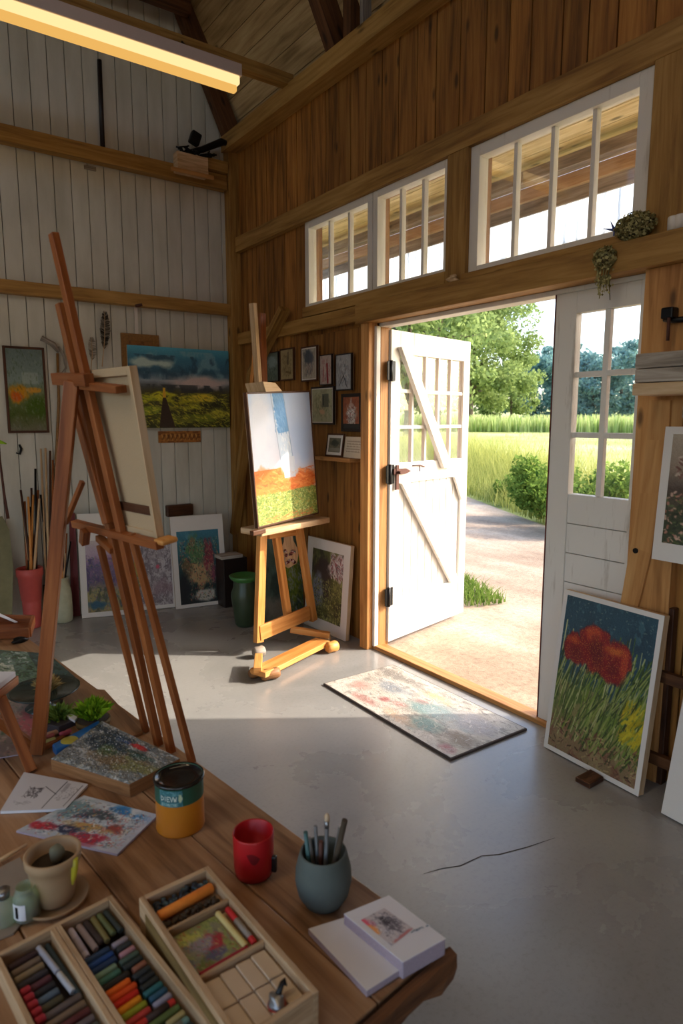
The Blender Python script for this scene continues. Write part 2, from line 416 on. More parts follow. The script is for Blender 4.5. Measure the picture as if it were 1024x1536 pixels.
def picture(name, label, cat, bl, U, V, w, h, art, depth=.02, fw=.012, fmat=None, mat_w=0, body=None, group=None, amat='paint', lip=.004, parts=True, bodymat=None):
    """bl = bottom-left FRONT corner, U right, V up (units); thickness goes to -N"""
    U = V3(U).normalized(); V = V3(V); V = (V-U*V.dot(U)).normalized(); N = U.cross(V); bl = V3(bl)
    r = thing(name, label, cat, bl+U*w/2-N*depth/2, group)
    R = (U, V, N)
    MB().box(bl+U*w/2+V*h/2-N*(depth/2+.001), (w-.002, h-.002, depth-.003), R).build('canvas' if fmat is None else 'backing', bodymat or M['canvas'], r, bevel=.0015)
    if fmat:
        m = MB()
        m.box(bl+U*fw/2+V*h/2-N*(depth/2-lip), (fw, h, depth), R).box(bl+U*(w-fw/2)+V*h/2-N*(depth/2-lip), (fw, h, depth), R)
        m.box(bl+U*w/2+V*fw/2-N*(depth/2-lip), (w-2*fw, fw, depth), R).box(bl+U*w/2+V*(h-fw/2)-N*(depth/2-lip), (w-2*fw, fw, depth), R)
        m.build('frame', fmat, r, bevel=.002)
    i = (fw if fmat else 0); mw = mat_w if hasattr(mat_w, '__len__') else (mat_w,)*4
    if max(mw) > 0:
        a, b, c, d = mw  # left right top bottom
        m = MB(); q = i
        m.box(bl+U*(q+a/2)+V*h/2+N*.0005, (a, h-2*q, .002), R).box(bl+U*(w-q-b/2)+V*h/2+N*.0005, (b, h-2*q, .002), R)
        m.box(bl+U*((q+a+w-q-b)/2)+V*(h-q-c/2)+N*.0005, (w-2*q-a-b, c, .002), R).box(bl+U*((q+a+w-q-b)/2)+V*(q+d/2)+N*.0005, (w-2*q-a-b, d, .002), R)
        m.build('mat_border', M['mat'], r)
    else: a = b = c = d = 0
    art.surface('painted_surface', bl+U*(i+a)+V*(h-i-c)+N*.0008, U*(w-2*i-a-b), -V*(h-2*i-c-d), M[amat], r)
    return r
# ================================================================== THE ROOM
YB = -2.6; XL = -3.2
m = MB(); m.box(((XL+XW)/2, (YB+YW)/2, -.05), (XW-XL+.1, YW-YB+.1, .1), L=1)
struct(m.build('floor', M['concrete'], origin=(0,0,0)))

# wooden wall (plane x = XW), boards with openings
holes = [(1.583, 3.445, -1, 2.222), (3.50, 4.262, 2.36, 3.02), (2.80, 3.47, 2.36, 3.02), (1.64, 2.60, 2.36, 3.02)]
m = MB(); r = random.Random(3)
def wallboards(m, y0, y1, z0, z1, wmin, wmax):
    y = y0
    while y < y1-.01:
        w = min(r.uniform(wmin, wmax), y1-y)
        if y1-y-w < .05: w = y1-y
        a, b = y, y+w; cuts = sorted([(h[2], h[3]) for h in holes if h[0] < b-.01 and h[1] > a+.01])
        z = z0
        for c0, c1 in cuts:
            if c0 > z and c0 < z1: m.box((XW+.012+r.uniform(0, .004), (a+b)/2, (z+c0)/2), (.024, w-.007, c0-z), L=2)
            z = max(z, c1)
        if z < z1: m.box((XW+.012+r.uniform(0, .004), (a+b)/2, (z+z1)/2), (.024, w-.007, z1-z), L=2)
        y += w
wallboards(m, -2.6, 1.583, 0, 2.3, .13, .19)
wallboards(m, 1.583, 3.445, 2.222, 2.3, .3, .4)
wallboards(m, 3.445, YW, 0, 2.3, .09, .14)
m2s = [-2.6, 1.64, 2.60, 2.80, 3.47, 3.50, 4.262, YW]
for i in range(len(m2s)-1):
    wallboards(m, m2s[i], m2s[i+1], 2.3, 3.09, .13, .19)
wallboards(m, -2.6, YW, 3.09, 4.0, .13, .2)
# sheathing behind the boards, also round the openings
def sheath(m, y0, y1, z0, z1): m.box((XW+.075, (y0+y1)/2, (z0+z1)/2), (.095, y1-y0, z1-z0), tint=.1, L=2)
sheath(m, -2.6, 1.583, 0, 2.222); sheath(m, 3.445, YW+.1, 0, 2.222); sheath(m, -2.6, YW+.1, 2.222, 2.36)
sheath(m, -2.6, 1.64, 2.36, 3.02); sheath(m, 2.60, 2.80, 2.36, 3.02); sheath(m, 3.47, 3.50, 2.36, 3.02); sheath(m, 4.262, YW+.1, 2.36, 3.02); sheath(m, -2.6, YW+.1, 3.02, 4.1)
struct(m.build('wall_right', M['board'], origin=(XW, 0, 0), bevel=.002))

# white gable wall (plane y = YW)
def roof_z(x):   # gambrel underside
    if x > 2.20: return 3.98+(2.80-x)*1.9
    return 3.98+.6*1.9+(2.20-x)*.42 if x > -.4 else 3.98+.6*1.9+2.6*.42-(-.4-x)*.42
m = MB(); x = XW; r = random.Random(5)
while x > XL:
    w = .124; a = x-w
    zt = min(roof_z(x-.001), roof_z(a))+.03
    m.prism([(a+.0024, YW, 0), (x-.0024, YW, 0), (x-.0024, YW, roof_z(x-.0024)), (a+.0024, YW, roof_z(a+.0024))], (0, .018, 0), tint=r.random())
    x -= w
struct(m.build('wall_back', M['whitewall'], origin=(0, YW, 0), bevel=.0025))
m = MB(); m.prism([(XL, YW+.019, 0), (XW+.1, YW+.019, 0), (XW+.1, YW+.019, 3.9), (2.20, YW+.019, roof_z(2.2)), (-.4, YW+.019, roof_z(-.4)), (XL, YW+.019, roof_z(XL))], (0, .06, 0))
struct(m.build('wall_back', M['gap'], origin=(0, YW, 0)))
# left wall with a wide opening, far out of view
m = MB(); m.box((XL-.05, 3.9, 2.3), (.1, 3.2, 4.6), L=2).box((XL-.05, -.2, 3.7), (.1, 5.0, 1.8), L=1)
struct(m.build('wall_left', M['whitewall']))
BACKWALL = MB(); BACKWALL.box((0, YB-.05, 3.7), (6.2, .1, 3.0), L=0).box((1.25, YB-.05, 1.1), (3.0, .1, 2.2), L=0).box((-2.9, YB-.05, 1.1), (.6, .1, 2.2), L=0)
struct(BACKWALL.build('wall_front', M['board']))

# roof boards + rafters
m = MB(); r = random.Random(8)
def roofslope(x0, z0, x1, z1, nb):
    d = V3((x1-x0, 0, z1-z0)); L = d.length; d.normalize(); n = V3((d.z, 0, -d.x)); 
    if n.z < 0: n = -n
    k = 0; w = L/nb
    for i in range(nb):
        c = V3((x0, 0, z0))+d*(w*(i+.5)); y = YW+.1
        while y > YB-.1:
            l = r.uniform(1.6, 3.2); y2 = max(y-l, YB-.1)
            m.box(c+V3((0, (y+y2)/2, 0))+n*(.015+r.uniform(0,.003)), (w-.004, y-y2-.004, .024), (d, V3((0,1,0)), n), L=1); y = y2
roofslope(2.83, 3.98, 2.20, roof_z(2.2), 8); roofslope(2.20, roof_z(2.2), -.4, roof_z(-.4), 14); roofslope(-.4, roof_z(-.4), XL-.05, roof_z(XL-.05), 15)
m.box((0,0,0),(.001,.001,.001))
struct(m.build('ceiling', M['roofboard'], origin=(0, 0, 4)))
m = MB()
for (x0, x1) in ((2.86, 2.18), (2.22, -.42), (-.38, XL-.1)):
    z0, z1 = roof_z(min(x0, 2.8)), roof_z(x1); d = V3((x1-x0, 0, z1-z0)).normalized(); n = V3((-d.z, 0, d.x)); n = n if n.z > 0 else -n
    m.prism([V3((x0, YB-.2, z0))+n*.035, V3((x0, YW+.3, z0))+n*.035, V3((x1, YW+.3, z1))+n*.035, V3((x1, YB-.2, z1))+n*.035], n*.08)
struct(m.build('ceiling', M['darkbeam'], origin=(0, 0, 4.5)))

def trim(name, beams, mat, bevel=.004):
    m = MB()
    for b in beams: m.beam(*b)
    return struct(m.build(name, M[mat], bevel=bevel))
YR = 5.44
trim('trim_rafter', [((2.70, YR-.05, 3.97), (2.17, YR-.05, roof_z(2.17)-.02), .09, .15, (1,0,0)), ((2.25, YR-.05, roof_z(2.2)-.1), (.3, YR-.05, roof_z(.3)-.08), .09, .15, (0,0,1))], 'darkbeam')
trim('trim_collar_tie', [((2.3, YR-.14, 4.84), (.3, YR-.14, 4.84), .08, .17)], 'darkbeam')
trim('trim_rafter', [((2.74, 3.84, 3.98), (2.18, 3.84, roof_z(2.17)-.04), .10, .15, (1,0,0)), ((2.25, 3.84, roof_z(2.2)-.1), (-.4, 3.84, roof_z(-.4)-.08), .10, .15)], 'darkbeam')
trim('trim_rafter', [((2.74, 2.2, 3.98), (2.18, 2.2, roof_z(2.17)-.04), .10, .15, (1,0,0)), ((2.25, 2.2, roof_z(2.2)-.1), (-.4, 2.2, roof_z(-.4)-.08), .10, .15)], 'darkbeam')
trim('trim_wall_post', [((2.70, 3.66, 3.97), (2.70, 3.66, 4.75), .085, .10, (1,0,0))], 'darkbeam')
trim('trim_post_brace', [((2.68, 3.50, 4.0), (2.60, 3.40, 4.7), .03, .07, (1,0,0))], 'greywood')
trim('trim_tie_beam', [((2.66, 4.36, 4.005), (-3.1, 4.36, 4.02), .08, .08)], 'beam')
trim('trim_wall_plate', [((XW-.055, YB, 3.915), (XW-.055, YR, 3.915), .15, .125)], 'beam')
trim('trim_long_rail', [((XW-.02, YB, 3.098), (XW-.02, YR, 3.098), .05, .125)], 'beam')
trim('trim_door_header', [((XW-.035, 1.36, 2.283), (XW-.035, 3.56, 2.283), .12, .125)], 'beam')
trim('trim_sill_rail', [((XW-.018, 3.56, 2.30), (XW-.018, YR, 2.30), .045, .10)], 'beam')
trim('trim_window_sill', [((XW-.03, 1.60, 2.362), (XW-.03, 2.62, 2.362), .10, .032), ((XW-.02, 2.78, 2.39), (XW-.02, 4.29, 2.39), .05, .07)], 'beam')
trim('trim_corner_post', [((2.70, YW-.052, 0), (2.70, YW-.052, 3.98), .10, .10, (1,0,0))], 'beam')
trim('trim_window_post', [((XW-.02, 2.700, 2.345), (XW-.02, 2.700, 3.035), .155, .05, (1,0,0))], 'beam')
trim('trim_window_post', [((XW-.02, 1.50, 2.345), (XW-.02, 1.50, 3.035), .19, .055, (1,0,0))], 'beam')
trim('trim_door_post', [((XW-.03, 3.487, 0), (XW-.03, 3.487, 2.22), .085, .075, (1,0,0))], 'post')
trim('trim_door_post', [((XW-.02, 1.475, 0), (XW-.02, 1.475, 2.22), .20, .065, (1,0,0))], 'post')
trim('trim_threshold', [((XW+.03, 1.58, .012), (XW+.03, 3.47, .012), .09, .028)], 'post')
trim('trim_white_jamb', [((XW-.002, 3.437, .02), (XW-.002, 3.437, 2.20), .035, .03, (0,1,0)), ((XW+.06, 1.59, 2.208), (XW+.06, 3.44, 2.208), .09, .026)], 'doorwhite')
trim('trim_door_reveal', [((XW+.052, 3.437, .02), (XW+.052, 3.437, 2.20), .07, .026, (0,1,0))], 'post')
trim('trim_wall_rail', [((-3.1, YW-.045, 3.602), (2.64, YW-.045, 3.602), .09, .115)], 'beam')
trim('trim_wall_rail', [((-3.1, YW-.04, 2.553), (2.65, YW-.04, 2.553), .08, .095)], 'beam')

# transom windows
def window(y0, y1, z0, z1, panes, fw):
    w = MB(); x = XW+.015; d = .07
    w.box((x, y1-fw/2, (z0+z1)/2), (d, fw, z1-z0)).box((x, y0+fw/2, (z0+z1)/2), (d, fw, z1-z0))
    w.box((x, (y0+y1)/2, z1-fw/2), (d, y1-y0-2*fw, fw)).box((x, (y0+y1)/2, z0+fw*.35), (d, y1-y0-2*fw, fw*.7))
    wo = struct(w.build('window_%d' % window.n, M['windowwhite'], bevel=.003)); window.n += 1
    a, b = y0+fw, y1-fw; pw = (b-a)/panes
    for i in range(1, panes):
        MB().box((x+.005, a+pw*i, (z0+z1)/2), (.035, .022, z1-z0-1.4*fw)).build('muntin', M['windowwhite'], wo, bevel=.003)
    MB().box((x+.012, (a+b)/2, (z0+fw*.7+z1-fw)/2), (.004, b-a+.004, z1-z0-1.66*fw)).build('pane', M['dustyglass'], wo)
window.n = 1
window(3.475, 4.285, 2.415, 3.035, 3, .05)
window(2.775, 3.468, 2.415, 3.035, 3, .045)
window(1.610, 2.622, 2.375, 3.035, 4, .062)

# closed leaf (door_2)
def closed_leaf():
    y0, y1 = 1.588, 2.06; x = XW+.035; d = .045; z0, z1 = .02, 2.195
    b = MB(); gy0, gy1, gz0, gz1 = 1.625, 1.945, 1.235, 2.095
    b.box((x, (gy1+y1)/2, (z0+z1)/2), (d, y1-gy1, z1-z0)).box((x, (gy0+y0)/2, (z0+z1)/2), (d, gy0-y0, z1-z0))
    b.box((x, (gy0+gy1)/2, (gz1+z1)/2), (d, gy1-gy0, z1-gz1))
    z = gz0
    while z > z0+.01:
        h = min(.148, z-z0); b.box((x+.003, (gy0+gy1)/2, z-h/2), (d-.006, gy1-gy0, h-.004), L=1); z -= h
    b.box((x+.012, (gy0+gy1)/2, (z0+gz0)/2), (d-.028, gy1-gy0, gz0-z0))
    o = struct(b.build('door_2', M['doorwhite'], bevel=.002))
    mn = MB().box((x, (gy0+gy1)/2, (gz0+gz1)/2), (.03, .028, gz1-gz0))
    for k in (1, 2): mn.box((x, (gy0+gy1)/2, gz0+(gz1-gz0)*k/3), (.028, gy1-gy0, .026))
    mn.build('muntin', M['doorwhite'], o, bevel=.003)
    MB().box((x, (gy0+gy1)/2, (gz0+gz1)/2), (.004, gy1-gy0, gz1-gz0)).build('pane', M['glass'], o)
    MB().box((x-.005, y1+.003, (z0+z1)/2), (.04, .006, z1-z0)).build('edge_strip', plain('dark_red_edge', (98,44,38), .5), o)
closed_leaf()

# open leaf (door_1), hinged on the left jamb, swung outwards
def open_leaf():
    H = V3((2.835, 3.432, .035)); U = V3((.978, .208, 0)).normalized(); V = V3((0,0,1)); N = U.cross(V)   # N faces the room side (-y)
    W, T, HH = .985, .045, 2.15; R = (U, V, N); Q = lambda u, v, n=0: H+U*u+V*v+N*n
    b = MB(); bx = lambda u0, u1, v0, v1, n=0, t=T, mb=b: mb.box(Q((u0+u1)/2, (v0+v1)/2, n), (u1-u0, v1-v0, t), R)
    bx(0, .10, 0, HH); bx(W-.085, W, 0, HH); bx(.10, W-.085, HH-.15, HH); bx(.10, W-.085, 1.12, 1.26); bx(.10, W-.085, 0, .16)
    bx(.10, W-.085, .16, .29, -.002, T-.006)
    k = 9; w = (W-.185)/k
    for i in range(k): b.box(Q(.10+w*(i+.5), .705, -.008), (w-.009, .83, T-.026), R, L=1)
    o = struct(b.build('door_1', M['doorwhite'], bevel=.003))
    br = MB(); br.prism([Q(.11, 1.12, .015), Q(.22, 1.12, .015), Q(W-.10, .29, .015), Q(W-.22, .29, .015)], N*.026)
    br.prism([Q(W-.20, 1.12, .015), Q(W-.087, 1.12, .015), Q(W-.087, .93, .015)], N*.022)
    br.build('lower_brace', M['doorwhite'], o, bevel=.003)
    br = MB(); br.prism([Q(.06, HH-.11, .024), Q(.16, HH-.11, .024), Q(W-.27, 1.20, .024), Q(W-.38, 1.20, .024)], N*.035)
    br.build('upper_brace', M['doorwhite'], o, bevel=.004)
    mn = MB(); gu0, gu1, gv0, gv1 = .10, W-.085, 1.26, HH-.15
    for i in range(1, 5): u = gu0+(gu1-gu0)*i/5; mn.box(Q(u, (gv0+gv1)/2), (.022, gv1-gv0, .03), R)
    for i in range(1, 3): v = gv0+(gv1-gv0)*i/3; mn.box(Q((gu0+gu1)/2, v), (gu1-gu0, .024, .028), R)
    mn.build('muntin', M['doorwhite'], o, bevel=.003)
    MB().box(Q((gu0+gu1)/2, (gv0+gv1)/2), (gu1-gu0, gv1-gv0, .004), R).build('pane', M['dustyglass'], o)
    la = MB(); la.prism([Q(.02, 1.185, .03), Q(.02, 1.225, .03), Q(.16, 1.223, .03), Q(.215, 1.20, .03), Q(.16, 1.185, .03)], N*.012)
    la.box(Q(.055, 1.165, .04), (.028, .17, .012), R); la.tube([Q(.055, 1.20, .04), Q(.055, 1.20, .075)], .011)
    la.tube([Q(.25, 1.235, .027), Q(.33, 1.235, .032), Q(.40, 1.22, .027)], .004).tube([Q(.33, 1.235, .03), Q(.33, 1.19, .034)], .004)
    la.build('latch', M['rust'], o)
    for z in (1.88, 1.19, .33):
        h = MB(); h.box(Q(.0, z, .028), (.07, .13, .006), R).tube([Q(-.012, z-.068, .03), Q(-.012, z+.068, .03)], .013); h.box(Q(-.03, z, .026), (.03, .12, .008), R)
        h.build('hinge', M['black'], o)
open_leaf()

# porch: soffit, beam, hanging valance of pale translucent boards, added wall that blocks sun
m = MB()
for i in range(8): m.box((XW+.12+.15*(i+.5), 3.0, 3.43-.011*i), (.145, 6.4, .022), (V3((.9973,0,-.0733)), V3((0,1,0)), V3((.0733,0,.9973))), L=1)
m.prism([(XW+.11, -.2, 3.455), (XW+.11, 6.2, 3.455), (4.1, 6.2, 3.36), (4.1, -.2, 3.36)], (0,0,.02))
struct(m.build('porch_soffit', M['soffit'], origin=(3.2, 3, 3.2)))
trim('porch_beam', [((3.86, -.2, 3.26), (3.86, 6.2, 3.26), .10, .08)], 'greywood')
t = NT('translucent_corrugated_panel')
pc = t.ramp(t.noise(t.coord('Object', (1, 9, .5)), 1.4, 5, .6), [(.4, (196,206,220)), (.6, (246,248,250))])
d = t.node('BsdfDiffuse', None, Color=pc); tr = t.node('BsdfTranslucent', None, Color=pc); mx = t.node('MixShader', None, _0=.8)
t.n.links.new(d.outputs[0], mx.inputs[1]); t.n.links.new(tr.outputs[0], mx.inputs[2]); t3 = t.node('BsdfTransparent', None, Color=(1,1,1,1)); m3 = t.node('MixShader', None, _0=.42); t.n.links.new(mx.outputs[0], m3.inputs[1]); t.n.links.new(t3.outputs[0], m3.inputs[2]); t.n.links.new(m3.outputs[0], t.out.inputs[0]); M['panel'] = t.m
m = MB()
for i in range(62): m.box((3.93+.006*(i % 2), -.1+.1*i+.05, 2.85), (.008, .0985, .46), L=2)
m.box((3.94, 3.0, 2.79), (.02, 6.2, .012))
for i in range(62): m.box((3.925, -.1+.1*i, 2.85), (.006, .010+.008*(i%3==0), .46), L=2)
struct(m.build('porch_valance', M['panel'], origin=(3.9, 3, 2.7)))
trim('porch_board', [((3.90, -.2, 3.165), (3.90, 6.2, 3.165), .04, .09)], 'palewood')
trim('porch_board', [((3.905, -.2, 3.07), (3.905, 6.2, 3.07), .02, .09)], 'greywood')
m = MB(); m.prism([(XW+.13, -3.4, 4.15), (XW+.13, 6.6, 4.15), (4.25, 6.6, 3.50), (4.25, -3.4, 3.50)], (0, 0, .05))
struct(m.build('porch_roof', M['darkbeam'], origin=(3.5, 1.5, 3.5)))
m = MB(); m.box((3.31, 1.40, 1.25), (.94, .1, 2.5), L=2)  # added unseen wall, sized to keep sun off the near floor
struct(m.build('wall_wing', M['board']))

# ================================================================== OUTSIDE
ck = [P(635,1311), P(662,1303), P(690,1299), P(722,1284), P(748,1282), P(790,1271), P(832,1257)]
m = MB()
for i in range(len(ck)-1):
    a, b = ck[i], ck[i+1]; s_ = (b-a).cross(V3((0,0,1))).normalized(); w0, w1 = [.0008,.0022,.0028,.0022,.003,.0024,.0008][i:i+2]; k = len(m.v)
    m.v += [a-s_*w0+V3((0,0,.0006)), a+s_*w0+V3((0,0,.0006)), b+s_*w1+V3((0,0,.0006)), b-s_*w1+V3((0,0,.0006))]; m.face((k,k+1,k+2,k+3), [(0,0)]*4)
struct(m.build('floor_crack', plain('crack_shadow_dirt', (70,64,60), .9)))  # thin dark strip along the floor crack
def gridmesh(name, x0, x1, y0, y1, n, zf, mat):
    m = MB()
    for j in range(n+1):
        for i in range(n+1):
            x = x0+(x1-x0)*(i/n)**2.2; y = y0+(y1-y0)*(j/n); m.v.append(V3((x, y, zf(x, y))))
    for j in range(n):
        for i in range(n):
            a = j*(n+1)+i; m.face((a, a+1, a+n+2, a+n+1), [(0,0)]*4, .5, True)
    return m.build(name, mat, origin=(x0, 0, 0))
def hill(x, y):
    d = math.hypot(x, y); return -.06+max(0, d-110)*.022
struct(gridmesh('ground', XW+.1, 420, -200, 420, 70, lambda x, y: hill(x, y)-.02, M['meadow']))
m = MB(); r = random.Random(2)
road = [(XW+.085, -3), (6.2, -2.2), (6.6, 1.5), (7.0, 3.6), (8.0, 5.8), (8.9, 7.5), (10.2, 9.9), (12.5, 14), (15, 20), (18, 30), (8, 30), (6.8, 20), (6, 12), (5.0, 8), (4.6, 5.2), (4.2, 4.1), (3.85, 4.0), (XW+.085, 4.4)]
m.face([len(m.v)+i for i in range(len(road))], [(x, y) for x, y in road]); m.v += [V3((x, y, -.012)) for x, y in road]
struct(m.build('driveway', M['dirt'], origin=(5, 3, -.012)))

def blades(name, pts, mat, hmin, hmax, wd, seed, label, cat, lean=.3, zf=lambda x, y: 0, segs=3, hs=None):
    r = random.Random(seed); m = MB()
    for (x, y) in pts:
        h = r.uniform(hmin, hmax)*(hs(x, y) if hs else 1); a = r.uniform(0, 6.28); dx, dy = math.cos(a), math.sin(a); b = r.uniform(0, 6.28); ln = r.uniform(.05, lean)*h
        t = r.random(); z = zf(x, y); n = len(m.v); w = wd*r.uniform(.5, 1.2)
        for k in range(segs+1):
            f = k/segs; c = V3((x+math.cos(b)*ln*f*f, y+math.sin(b)*ln*f*f, z+h*f*(1-.12*f))); ww = w*(1-f*.85)
            m.v += [c-V3((dx, dy, 0))*ww/2, c+V3((dx, dy, 0))*ww/2]
        for k in range(segs): m.face((n+2*k, n+2*k+1, n+2*k+3, n+2*k+2), [(0,0)]*4, min(1, max(0, t*.7+.25*(k/segs))))
    o = m.build(name, mat); return props(o, label, cat, None, 'stuff')
def inpoly(x, y, p):
    ins = False
    for i in range(len(p)):
        (x0, y0), (x1, y1) = p[i], p[(i+1) % len(p)]
        if (y0 > y) != (y1 > y) and x < x0+(y-y0)*(x1-x0)/(y1-y0): ins = not ins
    return ins
def scatter(poly, n, seed, edge=None):
    r = random.Random(seed); xs = [p[0] for p in poly]; ys = [p[1] for p in poly]; out = []
    while len(out) < n:
        x = r.uniform(min(xs), max(xs)); y = r.uniform(min(ys), max(ys))
        if inpoly(x, y, poly): out.append((x, y))
    return out
tall = [(6.9, 2.0), (7.05, 3.6), (8.0, 5.8), (8.9, 7.5), (10.2, 9.9), (12.5, 14), (15, 20), (20, 21), (14.5, 12.5), (12, 8.6), (10.6, 6.4), (9.2, 2.6)]
blades('tall_grass', scatter(tall, 19000, 4), M['grass'], .8, 1.36, .016, 5, 'tall yellow-green meadow grass along the edge of the gravel drive', 'grass', .5, hs=lambda x, y: min(1, .30+.35*(x-np.interp(y, [2,3.6,5.8,7.5,9.9,14,20], [6.9,7.05,8,8.9,10.2,12.5,15]))))
verge = [(4.05, 4.05), (4.5, 3.95), (4.9, 4.6), (5.0, 5.4), (4.3, 5.2)]
blades('lawn_grass', scatter([(3.75, 4.12), (4.1, 3.72), (4.40, 3.66), (4.75, 4.5), (4.95, 5.4), (4.1, 5.2)], 3200, 6), M['bushleaf'], .05, .14, .012, 7, 'patch of short bright green grass beside the foot of the open white door', 'grass', .8)
lowmead = [(9.5, 2.0), (12, 8.0), (16, 14), (20, 21), (60, 50), (60, 6)]
blades('meadow_grass', scatter(lowmead, 5000, 8), M['reed'], .1, .3, .05, 9, 'mown straw-coloured grass of the field beyond the tall verge', 'grass', .8)
def at(px, d, z=None):
    q = ray(px, 628); q = V3((q.x, q.y, 0)).normalized()*d; return V3((q.x, q.y, hill(q.x, q.y) if z is None else z))
rp = []
r = random.Random(12)
for i in range(4500):
    px = r.uniform(560, 1010); d = r.uniform(84, 92); q = at(px, d); rp.append((q.x, q.y))
blades('reed_bed', rp, M['reed'], 1.4, 2.6, .28, 10, 'long pale green band of reeds standing across the far side of the field', 'grass', .2, zf=lambda x, y: hill(x, y))

def leafcloud(m, centers, n, size, r):
    for _ in range(n):
        c, rad = centers[r.randrange(len(centers))]
        d = V3((r.gauss(0,1), r.gauss(0,1), r.gauss(0,1))).normalized()*(r.random()**.33)
        p = V3(c)+V3((d.x*rad[0], d.y*rad[1], d.z*rad[2]))
        a = V3((r.gauss(0,1), r.gauss(0,1), r.gauss(0,1))).normalized(); b = a.cross(V3((r.gauss(0,1), r.gauss(0,1), r.gauss(0,1)))).normalized(); s_ = size*r.uniform(.6, 1.3)
        n0 = len(m.v); m.v += [p-a*s_, p+b*s_*.5, p+a*s_, p-b*s_*.5]; m.face((n0, n0+1, n0+2, n0+3), [(0,0)]*4, min(1, max(0, r.gauss(.5, .22)+d.z*.15)))
def tree(name, label, loc, H, Rad, nl, ls, leafmat, seed, group=None, trunk_r=.4, low=.22, nb=9):
    r = random.Random(seed); loc = V3(loc); t = thing(name, label, 'tree', loc, group)
    tm = MB(); top = loc+V3((r.uniform(-.3,.3), r.uniform(-.3,.3), H*.75))
    pts = [loc-V3((0,0,.3)), loc+V3((.1,0,H*.2)), loc+V3((-.15,.1,H*.45)), top]
    tm.tube(pts, [trunk_r*1.2, trunk_r, trunk_r*.65, trunk_r*.15], 9); cs = []
    for i in range(nb):
        f = low+(.92-low)*(i/(nb-1)); b = loc+V3((0,0,H*min(f*.85, .7))); a = i*2.4+r.uniform(-.4,.4); rr = Rad*math.sin(math.pi*min(1, max(.12, (1-f)*.85+.18)))**.7*r.uniform(.6, .85)
        e = loc+V3((math.cos(a)*rr, math.sin(a)*rr, H*(f+.06)))
        mid = (b+e)/2+V3((0,0,.05*H)); tm.tube([b, mid, e], [trunk_r*.4, trunk_r*.25, trunk_r*.08], 6)
        k = Rad*r.uniform(.34, .48); cs.append((e, (k, k, k*.7))); cs.append((mid, (k*.8, k*.8, k*.6)))
        for _ in range(2): cs.append((e+V3((r.uniform(-1,1)*k, r.uniform(-1,1)*k, r.uniform(-.5,.6)*k)), (k*.5, k*.5, k*.4)))
    cs.append((top+V3((0,0,H*.1)), (Rad*.35, Rad*.35, H*.14)))
    tm.build('trunk', M['trunk'], t); m = MB(); leafcloud(m, cs, nl, ls, r); m.build('crown', M[leafmat], t); return t
tree('broadleaf_tree', 'large light green broadleaf tree with a thick trunk right of the open door', at(702, 98), 19.0, 9.5, 24000, .30, 'leaf', 21, trunk_r=.62, low=.24, nb=14)
tree('broadleaf_tree', 'smaller light green tree between the large tree and the blue-green wood', at(766, 124), 12.5, 5.5, 5000, .36, 'leaf', 22, trunk_r=.25, low=.2)
tree('broadleaf_tree', 'low tree crown filling the gap under the large broadleaf tree', at(735, 142), 10, 6, 4000, .38, 'leaf', 23, trunk_r=.25, low=.15)
for i, (px, d, H, R_, lb) in enumerate([(612, 60, 13, 6.5, 'green tree seen through the left panes of the open door'), (655, 78, 16, 7, 'green tree seen through the right panes of the open door'), (580, 98, 15, 7, 'tree farthest left behind the open door glass')]):
    tree('broadleaf_tree', lb, at(px, d), H, R_, 5000, .34, 'leaf', 30+i, trunk_r=.4, low=.2)
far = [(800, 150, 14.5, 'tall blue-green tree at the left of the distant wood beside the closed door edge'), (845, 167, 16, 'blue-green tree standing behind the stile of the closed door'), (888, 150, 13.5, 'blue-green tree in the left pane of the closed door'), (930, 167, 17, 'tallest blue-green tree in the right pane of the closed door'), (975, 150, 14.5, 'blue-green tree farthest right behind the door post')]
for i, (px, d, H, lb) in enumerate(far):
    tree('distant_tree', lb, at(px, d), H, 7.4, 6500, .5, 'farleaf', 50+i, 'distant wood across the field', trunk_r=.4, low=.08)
# shrub at the corner of the drive
def shrub(name, label, c, rx, rz, n, seed, mat='bushleaf'):
    r = random.Random(seed); c = V3(c); t = thing(name, label, 'shrub', c); sm = MB(); cs = []
    for i in range(9):
        a = r.uniform(0, 6.28); e = c+V3((math.cos(a)*rx*r.uniform(.2,.8), math.sin(a)*rx*r.uniform(.2,.8), rz*r.uniform(.25, .85)))
        sm.tube([c, (c+e)/2+V3((0,0,.1)), e], [.018, .012, .005], 5); cs.append((e, (rx*.42, rx*.42, rz*.28)))
    sm.build('stem', M['trunk'], t); m = MB(); leafcloud(m, cs, n, .045, r); m.build('foliage', M[mat], t)
shrub('roadside_shrub', 'leafy dark green shrub at the bend of the gravel drive beside the closed door', at(818, 10.9, 0), .6, .95, 3800, 61)
shrub('roadside_shrub', 'low bright green shrub in the verge in front of the tall grass', at(772, 12.9, 0), .38, .55, 1500, 62)
shrub('roadside_shrub', 'green shrub low behind the closed door glass', at(905, 9.6, 0), .8, .95, 3500, 63)

